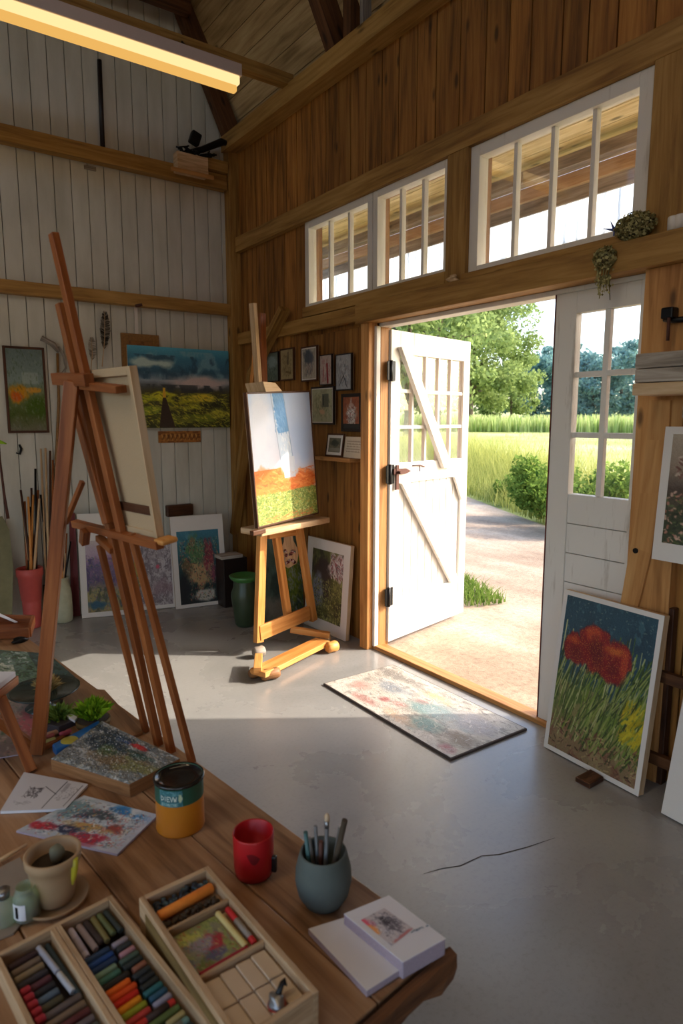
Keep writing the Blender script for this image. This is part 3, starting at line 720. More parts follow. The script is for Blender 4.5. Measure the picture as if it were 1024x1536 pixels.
# ================================================================== LIGHT, SKY, CAMERA
SUN_EL = 31.0; FILL_W = 9
D = V3((-.827, .562, 0)).normalized()*math.cos(math.radians(SUN_EL))+V3((0,0,-math.sin(math.radians(SUN_EL))))
sl = bpy.data.lights.new('sun', 'SUN'); sl.energy = SUN_E = 3.2; sl.angle = math.radians(.6); sl.color = (1.0, .90, .76)
so = bpy.data.objects.new('sun', sl); C.objects.link(so); so.rotation_euler = D.to_track_quat('-Z', 'Y').to_euler(); so.location = (6, 0, 5)
w = bpy.data.worlds.new('sky'); bpy.context.scene.world = w; w.use_nodes = True; nt = w.node_tree; nt.nodes.clear()
sk = nt.nodes.new('ShaderNodeTexSky'); sk.sky_type = 'NISHITA'; sk.sun_disc = False; sk.sun_elevation = math.radians(32); sk.sun_rotation = math.atan2(-D.x, -D.y); sk.air_density = 1.0; sk.dust_density = 2.5; sk.ozone_density = 1.0; sk.altitude = 100
bg = nt.nodes.new('ShaderNodeBackground'); bg.inputs[1].default_value = .36; ow = nt.nodes.new('ShaderNodeOutputWorld')
nt.links.new(sk.outputs[0], bg.inputs[0]); nt.links.new(bg.outputs[0], ow.inputs[0])
cd = bpy.data.cameras.new('camera'); cam = bpy.data.objects.new('camera', cd); C.objects.link(cam); bpy.context.scene.camera = cam
cd.sensor_fit = 'VERTICAL'; cd.sensor_height = 36; cd.sensor_width = 24; cd.lens = FPX/1536*36; cd.clip_end = 1000; cd.clip_start = .02
cam.location = CAM; cam.rotation_euler = Matrix((CR, CU, -CF)).transposed().to_euler()
cd.dof.use_dof = True; cd.dof.focus_distance = 3.4; cd.dof.aperture_fstop = 4.5
sc = bpy.context.scene; sc.view_settings.view_transform = 'Standard'; sc.view_settings.look = 'None'; sc.view_settings.gamma = 1; sc.view_settings.use_curve_mapping = False; sc.view_settings.exposure = 0.92

# ceiling light: twin tube batten under the tie beam
A = P(357, 97, 3.93); lx = A.x; ly = 4.22
t = thing('ceiling_light', 'long warm-glowing twin tube ceiling light hung under the tie beam at top left', 'ceiling light', (lx-1.0, ly, 3.72))
MB().box((lx-1.15, ly, 3.875), (2.3, .10, .075)).build('housing', M['lampbody'], t, bevel=.004)
MB().box((lx-1.165, ly-.012, 3.81), (2.3, .075, .055)).build('upper_tube', M['tube'], t, bevel=.01)
MB().box((lx-1.185, ly-.02, 3.755), (2.3, .05, .042)).build('lower_tube', M['tube2'], t, bevel=.01)
for hx in (.35, 1.9): MB().tube([(lx-hx, ly, 3.91), (lx-hx, ly+.1, 4.0)], .008).build('hanger', M['black'], t)
for i, (bx_, by_) in enumerate(((-1.9, 1.3), (.55, 1.3))):  # added unseen fill lights that warm and brighten the interior
    t2 = thing('ceiling_light', ['twin tube ceiling light over the far left of the room, outside the photo', 'twin tube ceiling light above the work table, outside the photo'][i], 'ceiling light', (bx_, by_, 3.72))
    MB().box((bx_, by_, 3.875), (2.2, .10, .075)).build('housing', M['lampbody'], t2, bevel=.004); MB().box((bx_, by_, 3.81), (2.2, .075, .055)).build('tube', M['tube'], t2)
    al = bpy.data.lights.new('tube_light', 'AREA'); al.shape = 'RECTANGLE'; al.size = 2.2; al.size_y = .08; al.energy = [FILL_W, FILL_W*.3][i]; al.color = (1, .76, .46)
    ao = bpy.data.objects.new('tube_light', al); C.objects.link(ao); ao.location = (bx_, by_, 3.77)

# ================================================================== PICTURES ON THE WOODEN WALL
def rng(s): return random.Random(s)
def grey_sketch(w, h, seed, bg, cols, n=160, ang=90):
    a = Art(w, h, bg, seed); a.mottle(tuple(x*.8 for x in bg), 5, .5, .2, .6)
    a.dabs(n, (.15, .85, .1, .85), cols, .16, 1.6, ang, 40, .55, 12); return a.grain(6)
UY = V3((0, -1, 0)); UZ = V3((0, 0, 1))
def wallpic(px0, px1, label, art, fmat='framebrown', fw=.012, mat_w=0, tilt=0, depth=.018, group='small framed pictures on the wooden wall', name='framed_picture', off=.0, amat='paint'):
    a = PX(px0[0], px0[1], XW-.02-off); b = PX(px1[0], px1[1], XW-.02-off); w = a.y-b.y; h = a.z-b.z
    U = V3((0, -math.cos(tilt), math.sin(tilt)))
    return picture(name, label, 'picture', V3((XW-depth-.001-off, a.y, b.z)), U, UZ, w, h, art, depth, fw, M[fmat], mat_w, group=group, amat=amat)
wallpic((397,530), (417.5,572), 'small dark green-grey landscape picture, leftmost of the upper row beside the easel mast', grey_sketch(48, 64, 1, (104,116,104), [(60,76,72), (130,140,124), (84,96,76)]).blob(.5,.3,.4,.2,(136,152,150)), 'framedark', .008)
wallpic((419.5,524), (440.5,570), 'small brown-framed ochre sketch of a single upright stem, second of the upper row', grey_sketch(40, 70, 2, (166,146,104), [(112,92,58), (140,122,84)]).line(.62,.1,.6,.5,3,(70,52,40)).line(.45,.75,.8,.8,5,(110,88,50)))
wallpic((451,521), (475.5,571), 'brown-framed blue-grey sketch of dark trees, third of the upper row', grey_sketch(48, 70, 3, (176,166,150), [(90,96,104), (130,124,122), (150,110,104)]).blob(.42,.25,.3,.22,(74,80,88),.6).blob(.65,.3,.16,.2,(80,84,96),.6), mat_w=.008)
wallpic((479,533), (497.5,577), 'small picture of red streaks on pale pink, fourth of the upper row', grey_sketch(40, 66, 4, (182,160,150), [(156,96,96), (140,120,124), (190,170,164)]).line(.62,.3,.68,.95,5,(140,34,44)).line(.3,.4,.28,.9,2,(160,70,74)), 'framedark', .007)
wallpic((503,532), (527,585), 'picture of pale blue-grey brush strokes in a black frame, rightmost of the upper row', grey_sketch(50, 76, 5, (164,164,166), [(96,104,116), (190,190,192), (120,108,100)]).line(.2,.9,.5,.6,2,(60,56,60)).line(.5,.6,.75,.95,2,(60,56,60)), 'framedark', .009)
wallpic((466,581), (500.5,637), 'larger framed picture of a doorway in green foliage, hanging below the upper row', grey_sketch(60, 80, 6, (168,166,134), [(110,116,82), (140,140,106), (190,170,140)]).rect(.5,.82,.15,.55,(84,88,76),.8).rect(.54,.6,.2,.5,(60,66,58)).blob(.5,.7,.12,.08,(196,160,130)), 'framedark', .013, .006)
a = Art(50, 80, (150,84,52), 7).mottle((120,62,44), 6, .5, .2, .7).blob(.5,.55,.3,.36,(170,160,152),.5,.7).blob(.5,.3,.12,.12,(180,150,136),.4).blob(.55,.5,.14,.12,(214,206,200),.5).dabs(140,(.25,.75,.3,.85),[(140,70,60),(220,214,210),(90,84,88)],.06,1.4,80,60).rect(0,1,.86,1,(44,42,40)).grain(6)
wallpic((511.5,591), (541.5,648), 'black-framed picture of a pale shape on rust red, above the wall ledge', a, 'framedark', .024, group=None)
# ledge with two propped pictures
l = PX(468, 686, XW); 
m = MB(); m.box((XW-.04, (4.28+3.628)/2, 1.312), (.09, .65, .028), L=1); LED = 1.326
ledge = m.build('wall_ledge', M['post'], bevel=.003); props(ledge, 'narrow golden wood ledge on the board wall left of the door post', 'shelf')
def ledgepic(px0, px1, label, art, cat='picture', **k):
    a = PX(px0[0], px0[1], XW-.04); b = PX(px1[0], px1[1], XW-.04); w = a.y-b.y; h = a.z-LED
    V = V3((math.sin(.14), 0, math.cos(.14))); N = UY.cross(V)
    return picture(k.pop('name', 'framed_picture'), label, cat, V3((XW-.022-h*math.sin(.14)-k.get('xo', 0)-.003, a.y, LED+.002)), UY, V, w, h, art, k.get('depth', .014), k.get('fw', .012), k.get('fmat', M['framebrown']), k.get('mat_w', 0))
a = Art(50, 50, (120,112,92), 8).mottle((84,80,66), 6, .5, .2, .8).rect(.08,.92,.7,.95,(150,146,134),.7).blob(.5,.35,.3,.2,(60,64,54),.5).grain(8)
ledgepic((489,650), (514,686), 'small brown-framed grey landscape propped at the left of the wall ledge', a, mat_w=.02)
a = Art(60, 60, (208,190,164), 9)
for i in range(5):
    y = .22+.12*i; a.line(.12, y, .86, y+.01, 1.2, (120,100,84), .8)
    for k in range(12): a.line(.14+.06*k, y-.03, .14+.06*k, y+.02, 1.2, (110,90,76), .6) if (k*i) % 3 != 1 else None
ledgepic((516,655), (543,688), 'cream page covered in rows of dark notation, propped at the right of the wall ledge', a.grain(4), 'page', name='notation_page', fmat=None, depth=.006)

# ================================================================== EASEL BY THE WALL
def easel_b():
    fL = P(389, 984); fR = P(470, 948); U = (fR-fL); U.z = 0; U.normalize(); U = V3((.965, .262, 0)).normalized()
    back = V3((-U.y, U.x, 0)); ln = math.radians(2.5); V = (UZ*math.cos(ln)+back*math.sin(ln)).normalized(); N = U.cross(V)
    O = fL.copy(); Q = lambda x, y, off=0: meet(x, y, O+N*off, N)
    root = thing('studio_easel', 'golden wooden studio easel in the sun by the corner, holding the blue and orange painting', 'easel', (fL+fR)/2)
    E = M['easelorange']; up = N
    def leg(p, q, w=.055, d=.04, nm='leg', mt=E): return MB().beam(p, q, w, d, up).build(nm, mt, root, bevel=.003)
    off = -.03
    pL = Q(388, 984, off); pL.z = .085
    leg(V3((pL.x, pL.y, .085)), Q(393, 792, off), .065)
    leg(V3((Q(470,948,off).x, Q(470,948,off).y, .10)), Q(447, 785, off), .055)
    leg(Q(432, 928, off-.03), Q(412, 790, off-.03), .055)
    MB().beam(Q(389, 950, off+.02), Q(463, 919, off+.02), .105, .022, up).build('cross_rail', E, root, bevel=.003)
    MB().beam(Q(402, 803, off-.02), Q(450, 797, off-.02), .05, .03, up).build('upper_rail', E, root, bevel=.003)
    # mast
    MB().beam(Q(402, 790, -.03), Q(379, 455, .03), .030, .045, V3((N.x, N.y, 0))).build('mast', M['palewood'], root, bevel=.003)
    a = Q(393, 470, -.09); MB().beam(a, Q(402, 790, -.10), .05, .02, up).build('mast_back', M['easel'], root, bevel=.003)
    MB().beam(Q(384, 520, -.12), Q(376, 600, -.2), .03, .03, up).build('back_strut', M['easelorange'], root, bevel=.003)
    w = MB(); w.prism([Q(394, 572, .15), Q(413, 574, .15), Q(428, 592, .15), Q(400, 592, .15)], -N*.17); w.build('top_clamp', M['palewood'], root, bevel=.004)
    # ledge
    MB().beam(Q(376, 798, .09), Q(479, 778, .09), .20, .040, UZ).build('ledge', M['palewood'], root, bevel=.006)
    MB().beam(Q(377, 800, .19), Q(396, 796, .19), .035, .03, UZ).build('ledge_catch', M['framebrown'], root, bevel=.004)
    # base
    f0, f1 = P(386, 1010, .055), P(484, 962, .055); MB().beam(f0, f1, .125, .035, UZ).build('front_board', M['easelorange'], root, bevel=.004)
    MB().beam(P(436, 944, .10), P(494, 953, .07), .05, .04, UZ).build('side_skid', E, root, bevel=.004)
    MB().beam(P(388, 984, .07), P(386, 1006, .075), .05, .04, UZ).build('side_skid', E, root, bevel=.004)
    logs = [((374, 1017), (399, 1012), .032, 'frametan'), ((392, 1019), (418, 1014), .038, 'frametan'), ((380, 985), (396, 982), .04, 'greywood'), ((484, 963), (492, 961), .045, 'palewood'), ((490, 978), (505, 974), .04, 'easelorange'), ((440, 948), (452, 945), .03, 'greywood')]
    for i, (p, q, rr, mt) in enumerate(logs):
        a, b = P(p[0], p[1]-6, rr), P(q[0], q[1]-6, rr); d = (b-a)*.15
        MB().tube([a-d*.1, a+d, (a+b)/2, b-d, b+d*.1], [rr*.7, rr, rr*.93, rr, rr*.75], 9).build('foot_block', M[mt], root)
    # painting on it
    TL, TR, BR, BL = [Q(x, y, .15) for x, y in ((364,591), (459,592), (480,777), (386,793))]
    Up = (BR-BL+TR-TL)/2; w = Up.length; Up.normalize(); Vp = ((TL-BL)+(TR-BR))/2; h = Vp.length
    dt_ = Up.dot(Vp.normalized())*.5; Up, Vp = (Up-Vp.normalized()*dt_), Vp.normalized(); Up.normalize()
    art = Art(150, 290, (200,212,232), 31).grad([(0, (176,200,234)), (.3, (196,208,232)), (.55, (214,212,228)), (.68, (232,196,180))])
    art.blob(.15, .25, .2, .3, (214,220,236), .9).blob(.8, .35, .2, .25, (178,198,232), .9).blob(.8,.1,.2,.15,(190,206,234),.9)
    art.poly([(.36,-.01), (.55,-.01), (.66,.66), (.46,.66)], (196,212,232)).poly([(.37,-.01), (.54,-.01), (.60,.30), (.43,.31)], (108,160,212))
    art.dabs(140, (.38,.56,.0,.3), [(92,146,202), (128,176,220), (108,160,212)], .05, 2, 80, 14, .7, 8)
    art.dabs(120, (.45,.62,.32,.62), [(212,222,236), (184,204,228), (224,230,240)], .05, 2, 80, 16, .7, 6)
    art.line(.35,0,.45,.66,1.5,(150,170,196)).line(.55,0,.66,.66,1.5,(130,160,200))
    art.mottle((236,116,40), 7, .12, .2, 1, (0,.42,.58,.78)).blob(.2,.68,.34,.09,(240,122,36),.5,.8).blob(.85,.69,.24,.08,(236,120,50),.5,.8).blob(.55,.73,.5,.05,(238,132,52),.5,.7)
    art.rect(.47,.64,.5,.66,(206,214,230),.9)
    art.dabs(200, (.02,.98,.6,.76), [(244,134,46), (226,96,30), (250,160,84)], .07, 3, 0, 50, .6).rect(.47,.66,.5,.665,(210,216,230),.85)
    m_ = np.clip((art.Y-.765+(vnoise(art.h, art.w, 14, 77)-.5)*.06)/.015, 0, 1); art.blend(m_, (128,150,66))
    art.dabs(2600, (0,1,.765,1), [(96,124,44), (168,186,92), (140,160,70), (202,208,130), (110,132,60), (190,170,80)], .025, 1.8, 60, 90, .85)
    art.dabs(90, (.1,.9,.95,1), [(206,120,60), (190,140,70)], .05, 2, 0, 30)
    picture('canvas_painting', 'painting of a blue streak over an orange band and green field, on the sunlit easel', 'painting', BL+N*.002, Up, Vp, w, h, art, .03, .011, M['framebrown'])
easel_b()

def lean(name, label, bl, br, tl, deg, art, depth=.03, cat='painting', z0=0.0, **k):
    """leaning picture: pixel corners of the base on the floor (height z0) and of its top-left"""
    A = P(*bl, z0); B = P(*br, z0); U = B-A; w = U.length; U.normalize(); back = V3((-U.y, U.x, 0)); g = math.radians(deg)
    V = UZ*math.cos(g)+back*math.sin(g); N = U.cross(V); T = meet(tl[0], tl[1], A, N); h = (T-A).dot(V)
    A = A+UZ*(math.sin(g)*depth+.001)
    return picture(name, label, cat, A, U, V, w, h, art, depth, **k)
# palette hanging on the easel
pc = PY(432, 812, 3.98); t = thing('palette', 'small wooden paint palette smeared with red and white, hanging behind the easel legs', 'palette', pc)
m = MB(); m.prism([pc+V3(q) for q in ((-.03,0,.10), (.03,0,.10), (.045,0,0), (.09,0,-.08), (.075,0,-.17), (0,0,-.20), (-.06,0,-.16), (-.075,0,-.08), (-.035,0,0))], V3((.1,.995,0))*.008).build('board', M['palewood'], t, bevel=.002)
m = MB(); rr = rng(4)
for i in range(14): m.blob(pc+V3((rr.uniform(-.05,.06), -.004, rr.uniform(-.17,-.06))), (.014,.005,.012), i, .3, 8, 5)
tt = NT('smeared_paint'); M['smear'] = tt.bsdf(tt.ramp(tt.noise(tt.coord('Object'), 40, 3), [(.38,(40,30,34)), (.46,(150,40,44)), (.54,(214,196,186)), (.62,(60,80,70))]), .4); m.build('paint_smear', M['smear'], t)
# green dark painting behind easel
a = Art(90, 130, (70,92,80), 41).mottle((96,118,110), 5, .45, .2, .8).mottle((44,58,52), 6, .55, .15, .8).blob(.75,.5,.2,.3,(120,130,40),.6).dabs(260, (.5,1,.3,.9), [(130,140,40), (70,90,40), (150,156,150)], .05, 2, 70, 60, .7).blob(.3,.85,.3,.12,(120,116,104),.7).grain(6)
lean('leaning_canvas', 'unframed dark green canvas standing on the floor behind the sunlit easel', (396, 938), (456, 926), (396, 790), 4, a, .02)
# white bordered picture leaning on board wall
a = Art(110, 170, (92,90,50), 42).mottle((140,136,80), 7, .5, .15, .8).mottle((60,54,40), 6, .55, .12, .8).blob(.35,.42,.28,.3,(70,54,48),.4).blob(.4,.22,.14,.1,(66,50,46),.3).blob(.22,.6,.16,.25,(130,134,150),.5).blob(.85,.18,.25,.18,(196,180,176),.5,.8).dabs(200, (.6,1,.02,.35), [(220,206,204), (150,80,80), (100,90,90)], .06, 2, 70, 50).dabs(700, (.1,1,.4,1), [(150,148,80), (90,96,40), (180,176,110), (60,54,36)], .04, 2, 60, 80, .7)
lean('framed_picture', 'white-bordered picture of a dark path leaning on the wall right of the easel', (456, 936), (518, 963), (470, 806), 4.0, a, .035, 'picture', mat_w=(.07,.07,.08,.09), bodymat=M['palewood'])

# ================================================================== RUG / DOOR MAT
a = Art(300, 170, (190,182,170), 43)
a.mottle((212,204,194), 5, .45, .2, .7).mottle((150,140,128), 9, .55, .12, .6).mottle((120,112,104), 22, .6, .08, .6)
for (x, y, rx, ry, c) in [(.15,.2,.16,.08,(120,114,106)), (.28,.45,.1,.1,(124,132,140)), (.5,.22,.1,.08,(196,178,130)), (.12,.68,.06,.09,(186,140,128)), (.3,.88,.07,.05,(170,120,110)), (.5,.42,.05,.05,(184,120,112)), (.36,.7,.03,.05,(160,84,80)), (.44,.66,.04,.04,(180,124,114)), (.58,.5,.14,.14,(110,144,144)), (.7,.45,.14,.12,(150,164,166)), (.68,.75,.1,.13,(100,136,132)), (.84,.35,.12,.14,(170,166,170)), (.9,.7,.07,.12,(130,112,92)), (.92,.9,.05,.07,(170,100,104)), (.55,.86,.1,.06,(200,168,140))]:
    a.blob(x, y, rx, ry, c, .9, .9, .85)
a.dabs(900, (0,1,0,1), [(226,220,212), (170,160,148), (140,132,124), (206,196,184)], .03, 1.6, 0, 90, .5)
def rug():
    A, B, D_ = V3((2.09, 3.12, 0)), V3((2.085, 2.035, 0)), V3((2.63, 3.11, 0)); U = (B-A); w = U.length; 
    t = thing('door_mat', 'large paint-spattered pale mat lying on the concrete inside the doorway', 'mat', (2.36, 2.57, 0))
    V = D_-A; MB().prism([A, B, B+V, A+V], V3((0,0,.012))).build('backing', plain('mat_backing', (78,66,62), .9), t, bevel=.002)
    a.surface('pile_surface', A+V+V3((-.008,-.008,.0135)), (U*.985), -V*.975, M['impasto'], t)
rug()

# ================================================================== RIGHT SIDE
a = Art(200, 290, (38,76,92), 44).mottle((28,60,76), 5, .5, .2, .8).mottle((70,112,124), 12, .62, .08, .6)
a.dabs(240, (0,1,0,.35), [(150,160,140), (60,96,110), (96,128,132)], .015, 1.4, 45, 90, .6)
m_ = np.clip((a.Y-.42+(vnoise(a.h, a.w, 8, 99)-.5)*.1-.16*a.X)/.12, 0, 1); a.blend(m_, (84,104,44))
a.blend(np.clip((a.Y-.68)/.2, 0, 1)*.9, (140,112,82)).mottle((160,140,96), 9, .55, .1, .6, (0,1,.55,1)).mottle((120,70,56), 8, .56, .1, .6, (0,1,.78,1))
a.blob(.92,.66,.14,.16,(196,176,30),.5).blob(.82,.62,.06,.1,(210,160,30),.5)
a.dabs(330, (.0,1,.34,.92), [(60,84,24), (120,140,50), (160,168,100), (44,60,20), (186,190,130), (90,120,40)], .26, 2.2, -76, 12, .9)
a.dabs(220, (.3,.95,.4,.95), [(46,66,22), (110,136,50), (150,160,84)], .24, 1.8, -64, 12, .9); a.dabs(60, (.78,.98,.56,.78), [(206,186,30), (180,160,20)], .08, 4, -60, 20, .8)
a.dabs(160, (0,1,.8,1), [(150,110,84), (110,60,50), (176,150,104), (70,50,30)], .05, 2.2, 0, 80)
for (x, y, rx, ry) in [(.17,.32,.14,.10), (.38,.27,.19,.16), (.62,.33,.18,.15), (.52,.38,.16,.06), (.3,.35,.16,.05)]: a.blob(x, y, rx*.95, ry*.9, (136,14,24), .2, .55)
a.dabs(800, (.05,.78,.17,.46), [(150,20,28), (118,10,22), (180,40,34), (136,16,26)], .03, 2.2, 60, 90, .0)
for (x, y, rx, ry, c) in [(.14,.27,.09,.035,(216,104,36)), (.36,.2,.12,.05,(214,92,40)), (.6,.26,.13,.035,(226,128,40)), (.73,.33,.04,.1,(206,80,40)), (.42,.32,.09,.1,(100,8,20)), (.62,.37,.08,.06,(110,10,22)), (.2,.35,.08,.05,(110,12,22))]: a.blob(x, y, rx*.85, ry*.85, c, .8, .7, .7)
rs = np.random.RandomState(5); red = (a.a[..., 0] > 100)&(a.a[..., 1] < 110)&(a.a[..., 2] < 70)&(a.Y < .5)
a.blend(red*(rs.rand(a.h, a.w) > .92)*.7, (226,150,60)); a.blend(red*(rs.rand(a.h, a.w) > .9)*.7, (84,6,18)); a.grain(9)
TUL = lean('canvas_painting', 'large painting of red poppies on long green stems, leaning beside the closed white door', (815, 1121), (957, 1197), (860, 889), 7.2, a, .04, mat_w=.022, bodymat=M['palewood'], amat='impasto')
# wooden wedge under it
w0 = P(878, 1172, .0); m = MB(); m.prism([P(862,1172), P(884,1184), P(905,1172), P(885,1160)], (0,0,.022)); o = m.build('wooden_wedge', M['framebrown'], bevel=.004); props(o, 'small dark wooden wedge on the floor under the poppy painting', 'wedge')
# white blank panel at right edge
A_ = P(990, 1222); 
m = MB(); U = V3((-.06, -1, 0)).normalized(); V = (UZ*math.cos(.2)+V3((1,-.06,0))*math.sin(.2)).normalized(); N = U.cross(V)
root = thing('blank_canvas', 'tall blank white canvas leaning at the right edge of the photo', 'canvas', A_+U*.3)
A_.z = .008; m.box(A_+U*.3+V*.42-N*.012, (.60, .84, .022), (U, V, N)).build('panel', M['mat'], root, bevel=.003)
MB().box(A_+U*.3+V*.42-N*.029, (.56, .80, .012), (U, V, N)).build('stretcher', M['framedark'], root)
# dark rack of slats behind the poppy painting
root = thing('slatted_rack', 'dark brown slatted rack standing behind the right side of the poppy painting', 'rack', (2.62, 1.28, 0))
for k, y in enumerate((1.38, 1.24)): MB().box((2.715, y, .40), (.04, .055, .80), L=2).build('upright', M['framebrown'], root, bevel=.003)
for k, z in enumerate((.12, .50)): MB().box((2.68, 1.30, z), (.03, .30, .05), L=1).build('slat', M['darkbeam'], root, bevel=.003)
# leaning bent plank, set in front of the wall
def plank():
    X = 2.56; pts = [(974,600), (970,660), (958,740), (945,820), (930,905)]; rp = [(1005,600), (1002,660), (990,740), (976,830), (955,915)]
    m = MB(); L_, R_ = [], []
    for i, (a, b) in enumerate(zip(pts, rp)):
        x = 2.673; L_.append(PX(*a, x)); R_.append(PX(*b, x))
    for i in range(4):
        m.prism([L_[i], R_[i], R_[i+1], L_[i+1]], (.015, 0, 0), tint=.5)
    e0 = (L_[4]-L_[3]); e1 = R_[4]-R_[3]; f0 = L_[4]+e0*(L_[4].z-.0)/(-e0.z); f1 = R_[4]+e1*(R_[4].z)/(-e1.z); f0.x = f1.x = 2.673; f0.z = f1.z = 0.001
    m.prism([L_[4], R_[4], f1, f0], (.015, 0, 0), tint=.5)
    root = thing('leaning_plank', 'tall bent wooden plank with a drilled hole leaning over the closed door edge', 'plank', (f0+f1)/2)
    m.build('plank', M['post'], root)
    h = PX(953, 826, 2.673); MB().tube([h+V3((-.004,0,0)), h+V3((.03,0,0))], .012, 14).build('drilled_hole', M['black'], root)
plank()
# shelf of weathered boards at right edge
def beamshelf():
    a = PX(966, 532, 2.56); b = PX(966, 594, 2.56); y1 = a.y; y0 = y1-.45; z1, z0 = a.z, b.z; h = z1-z0
    def bl(nm, lab, zz0, zz1, mt, dx=0, cat='board', dy=0):
        o = MB().box((2.580+dx, (y0+y1)/2+dy, (zz0+zz1)/2), (.17, y1-y0, zz1-zz0-.002), L=1).build(nm, M[mt], bevel=.005); return props(o, lab, cat)
    bl('weathered_board', 'grey weathered board, topmost of the stack at the right edge', z1-h*.36, z1, 'greywood')
    bl('weathered_board', 'grey weathered board in the middle of the stack at the right edge', z1-h*.70, z1-h*.36, 'greywood', .003)
    o = bl('shelf_board', 'pale nailed shelf board under the two grey boards at the right edge', z0, z1-h*.70, 'palewood', -.002, 'shelf', .004)
    m = MB(); c = PX(990, 618, 2.60)
    o = MB().box((2.66, y0+.16, c.z), (.09, .30, .05), L=1).build('weathered_block', M['greywood'], bevel=.005); props(o, 'short grey block under the shelf board above the garden picture', 'block')
beamshelf()
a = Art(80, 150, (90,84,72), 46).grad([(0,(176,160,140)), (.3,(150,130,112)), (.5,(80,66,56)), (1,(70,80,50))], .1).rect(.45,.9,.32,.55,(70,54,50)).mottle((50,60,36), 8, .5, .1, .8, (0,1,.55,1)).dabs(300,(0,1,.5,1),[(90,104,60), (180,120,100), (50,56,36), (200,160,140)],.05,2.4,30,90).dabs(60,(.1,.9,.2,.4),[(120,80,70),(190,170,150)],.06,2.4,30,90).grain(8)
B_ = PX(977, 838, 2.62); T_ = PX(1010, 640, 2.66); U = V3((0,-1,0)); V = (T_-B_); V = V3((V.x, V.y*.55, V.z)); h = V.length
picture('garden_picture', 'white-bordered garden picture hanging at the right edge below the shelf', 'picture', B_, U, V, .36, h, a, .012, mat_w=(.035,.035,.03,.075), bodymat=M['mat'])
# clamp on the post
c = PX(1004, 470, 2.66); root = thing('iron_clamp', 'dark green iron clamp screwed to the right door post above the shelf', 'clamp', c)
MB().box(c, (.05, .05, .045)).build('jaw', M['black'], root, bevel=.006)
MB().tube([c+V3((0,.02,-.02)), c+V3((0,-.02,-.03)), c+V3((0,-.11,-.03))], .012).build('arm', M['black'], root)
MB().tube([c+V3((-.02,-.01,-.02)), c+V3((-.02,-.01,-.11))], .007).build('screw', M['rust'], root)
# candle blocks at top right on the header
for i, (px, lb) in enumerate(((1010, 'short cream candle at the left on the beam at the right edge'), (1020, 'short cream candle at the right end of the beam, cut by the photo edge'))):
    c = PX(px, 356, 2.70); o = MB().lathe((2.70, c.y, 2.347), [(0,0), (.026,0), (.027,.055), (.024,.06), (0,.058)], 16).build('candle', M['mat']); props(o, lb, 'candle', 'candles on the door header')
# dried flower bundles on the header
def bundle(name, label, c, rx, ry, rz, n, seed, spikes=0, mat='drygrass', hang=0):
    r = rng(seed); c = V3(c); m = MB(); root = thing(name, label, 'dried flowers', c-V3((0,0,rz)))
    m2 = MB().blob(c, (rx*.8, ry*.8, rz*.8), seed, .12); m2.build('core', M['stemdark'], root)
    for _ in range(n):
        d = V3((r.gauss(0,1), r.gauss(0,1), r.gauss(0,1))).normalized(); p = c+V3((d.x*rx, d.y*ry, d.z*rz))*r.uniform(.8,1.08); s = .006*r.uniform(.6,1.5)
        a = V3((r.gauss(0,1), r.gauss(0,1), r.gauss(0,1))).normalized(); b = a.cross(d).normalized(); k = len(m.v); m.v += [p-a*s, p+b*s, p+a*s, p-b*s]; m.face((k,k+1,k+2,k+3), [(0,0)]*4, r.random())
    for _ in range(hang):
        a = r.uniform(0, 6.28); p = c+V3((math.cos(a)*rx*.6, math.sin(a)*ry*.6, -rz*.5)); q = p+V3((r.uniform(-.01,.01), r.uniform(-.02,.02), -r.uniform(.06,.16))); m.tube([p, (p+q)/2+V3((.004,.004,0)), q], [.003,.003,.002], 4)
        for _ in range(10):
            e = p.lerp(q, r.random())+V3((r.uniform(-.012,.012), r.uniform(-.012,.012), 0)); k = len(m.v); s = .006; m.v += [e-V3((0,s,0)), e+V3((0,0,s)), e+V3((0,s,0)), e-V3((0,0,s))]; m.face((k,k+1,k+2,k+3), [(0,0)]*4, r.random())
    m.build('flowers', M[mat], root); return root
M['stemdark'] = plain('dark_stems', (70,58,44), .9, .3)
M['greyflower'] = leafm('grey_flowers', (104,96,60), (204,196,140), .3)
c = PX(951, 358, 2.655); bundle('dried_flower_bundle', 'round olive dried flower bundle lying on the door header under the large window', (2.655, c.y, 2.345+.052), .05, .085, .052, 1500, 3, mat='greyflower')
c = PX(908, 385, 2.64); bundle('hanging_dried_flowers', 'small pale dried flower sprig hanging over the door header left of the round bundle', (2.635, c.y, c.z-.005), .035, .05, .045, 700, 4, hang=12, mat='greyflower')
c = PX(921, 345, 2.66); root = thing('blue_star_ornament', 'small blue starry ornament standing on the window sill among dried flowers', 'ornament', (2.66, c.y, 2.38))
m = MB(); c = V3((2.66, c.y, c.z))
for a, l in ((.3,.05), (1.2,.04), (2.0,.045), (2.8,.055), (-.5,.06)): m.tube([c, c+V3((0, -math.cos(a)*l*1.1, math.sin(a)*l))], [.007,.001], 5)
M['bluemetal'] = plain('blue_enamel', (48,72,150), .3, .2); m.build('star', M['bluemetal'], root); MB().tube([V3((2.66,c.y,2.379)), c], .004, 6).build('stem', M['bluemetal'], root)
# knotted rag near the middle window sill
c = PX(680, 424, 2.68); o = MB().blob(V3((2.675, c.y, 2.347+.02)), (.02,.035,.02), 5, .3).build('paper_rag', M['palewood']); props(o, 'small crumpled yellowish rag on the door header below the middle window', 'rag')
o = MB().blob(V3((2.675, PX(787, 400, 2.68).y, 2.347+.015)), (.012,.02,.013), 6, .2).build('dark_pebble', M['black']); props(o, 'small dark round knob on the beam under the large window', 'knob')

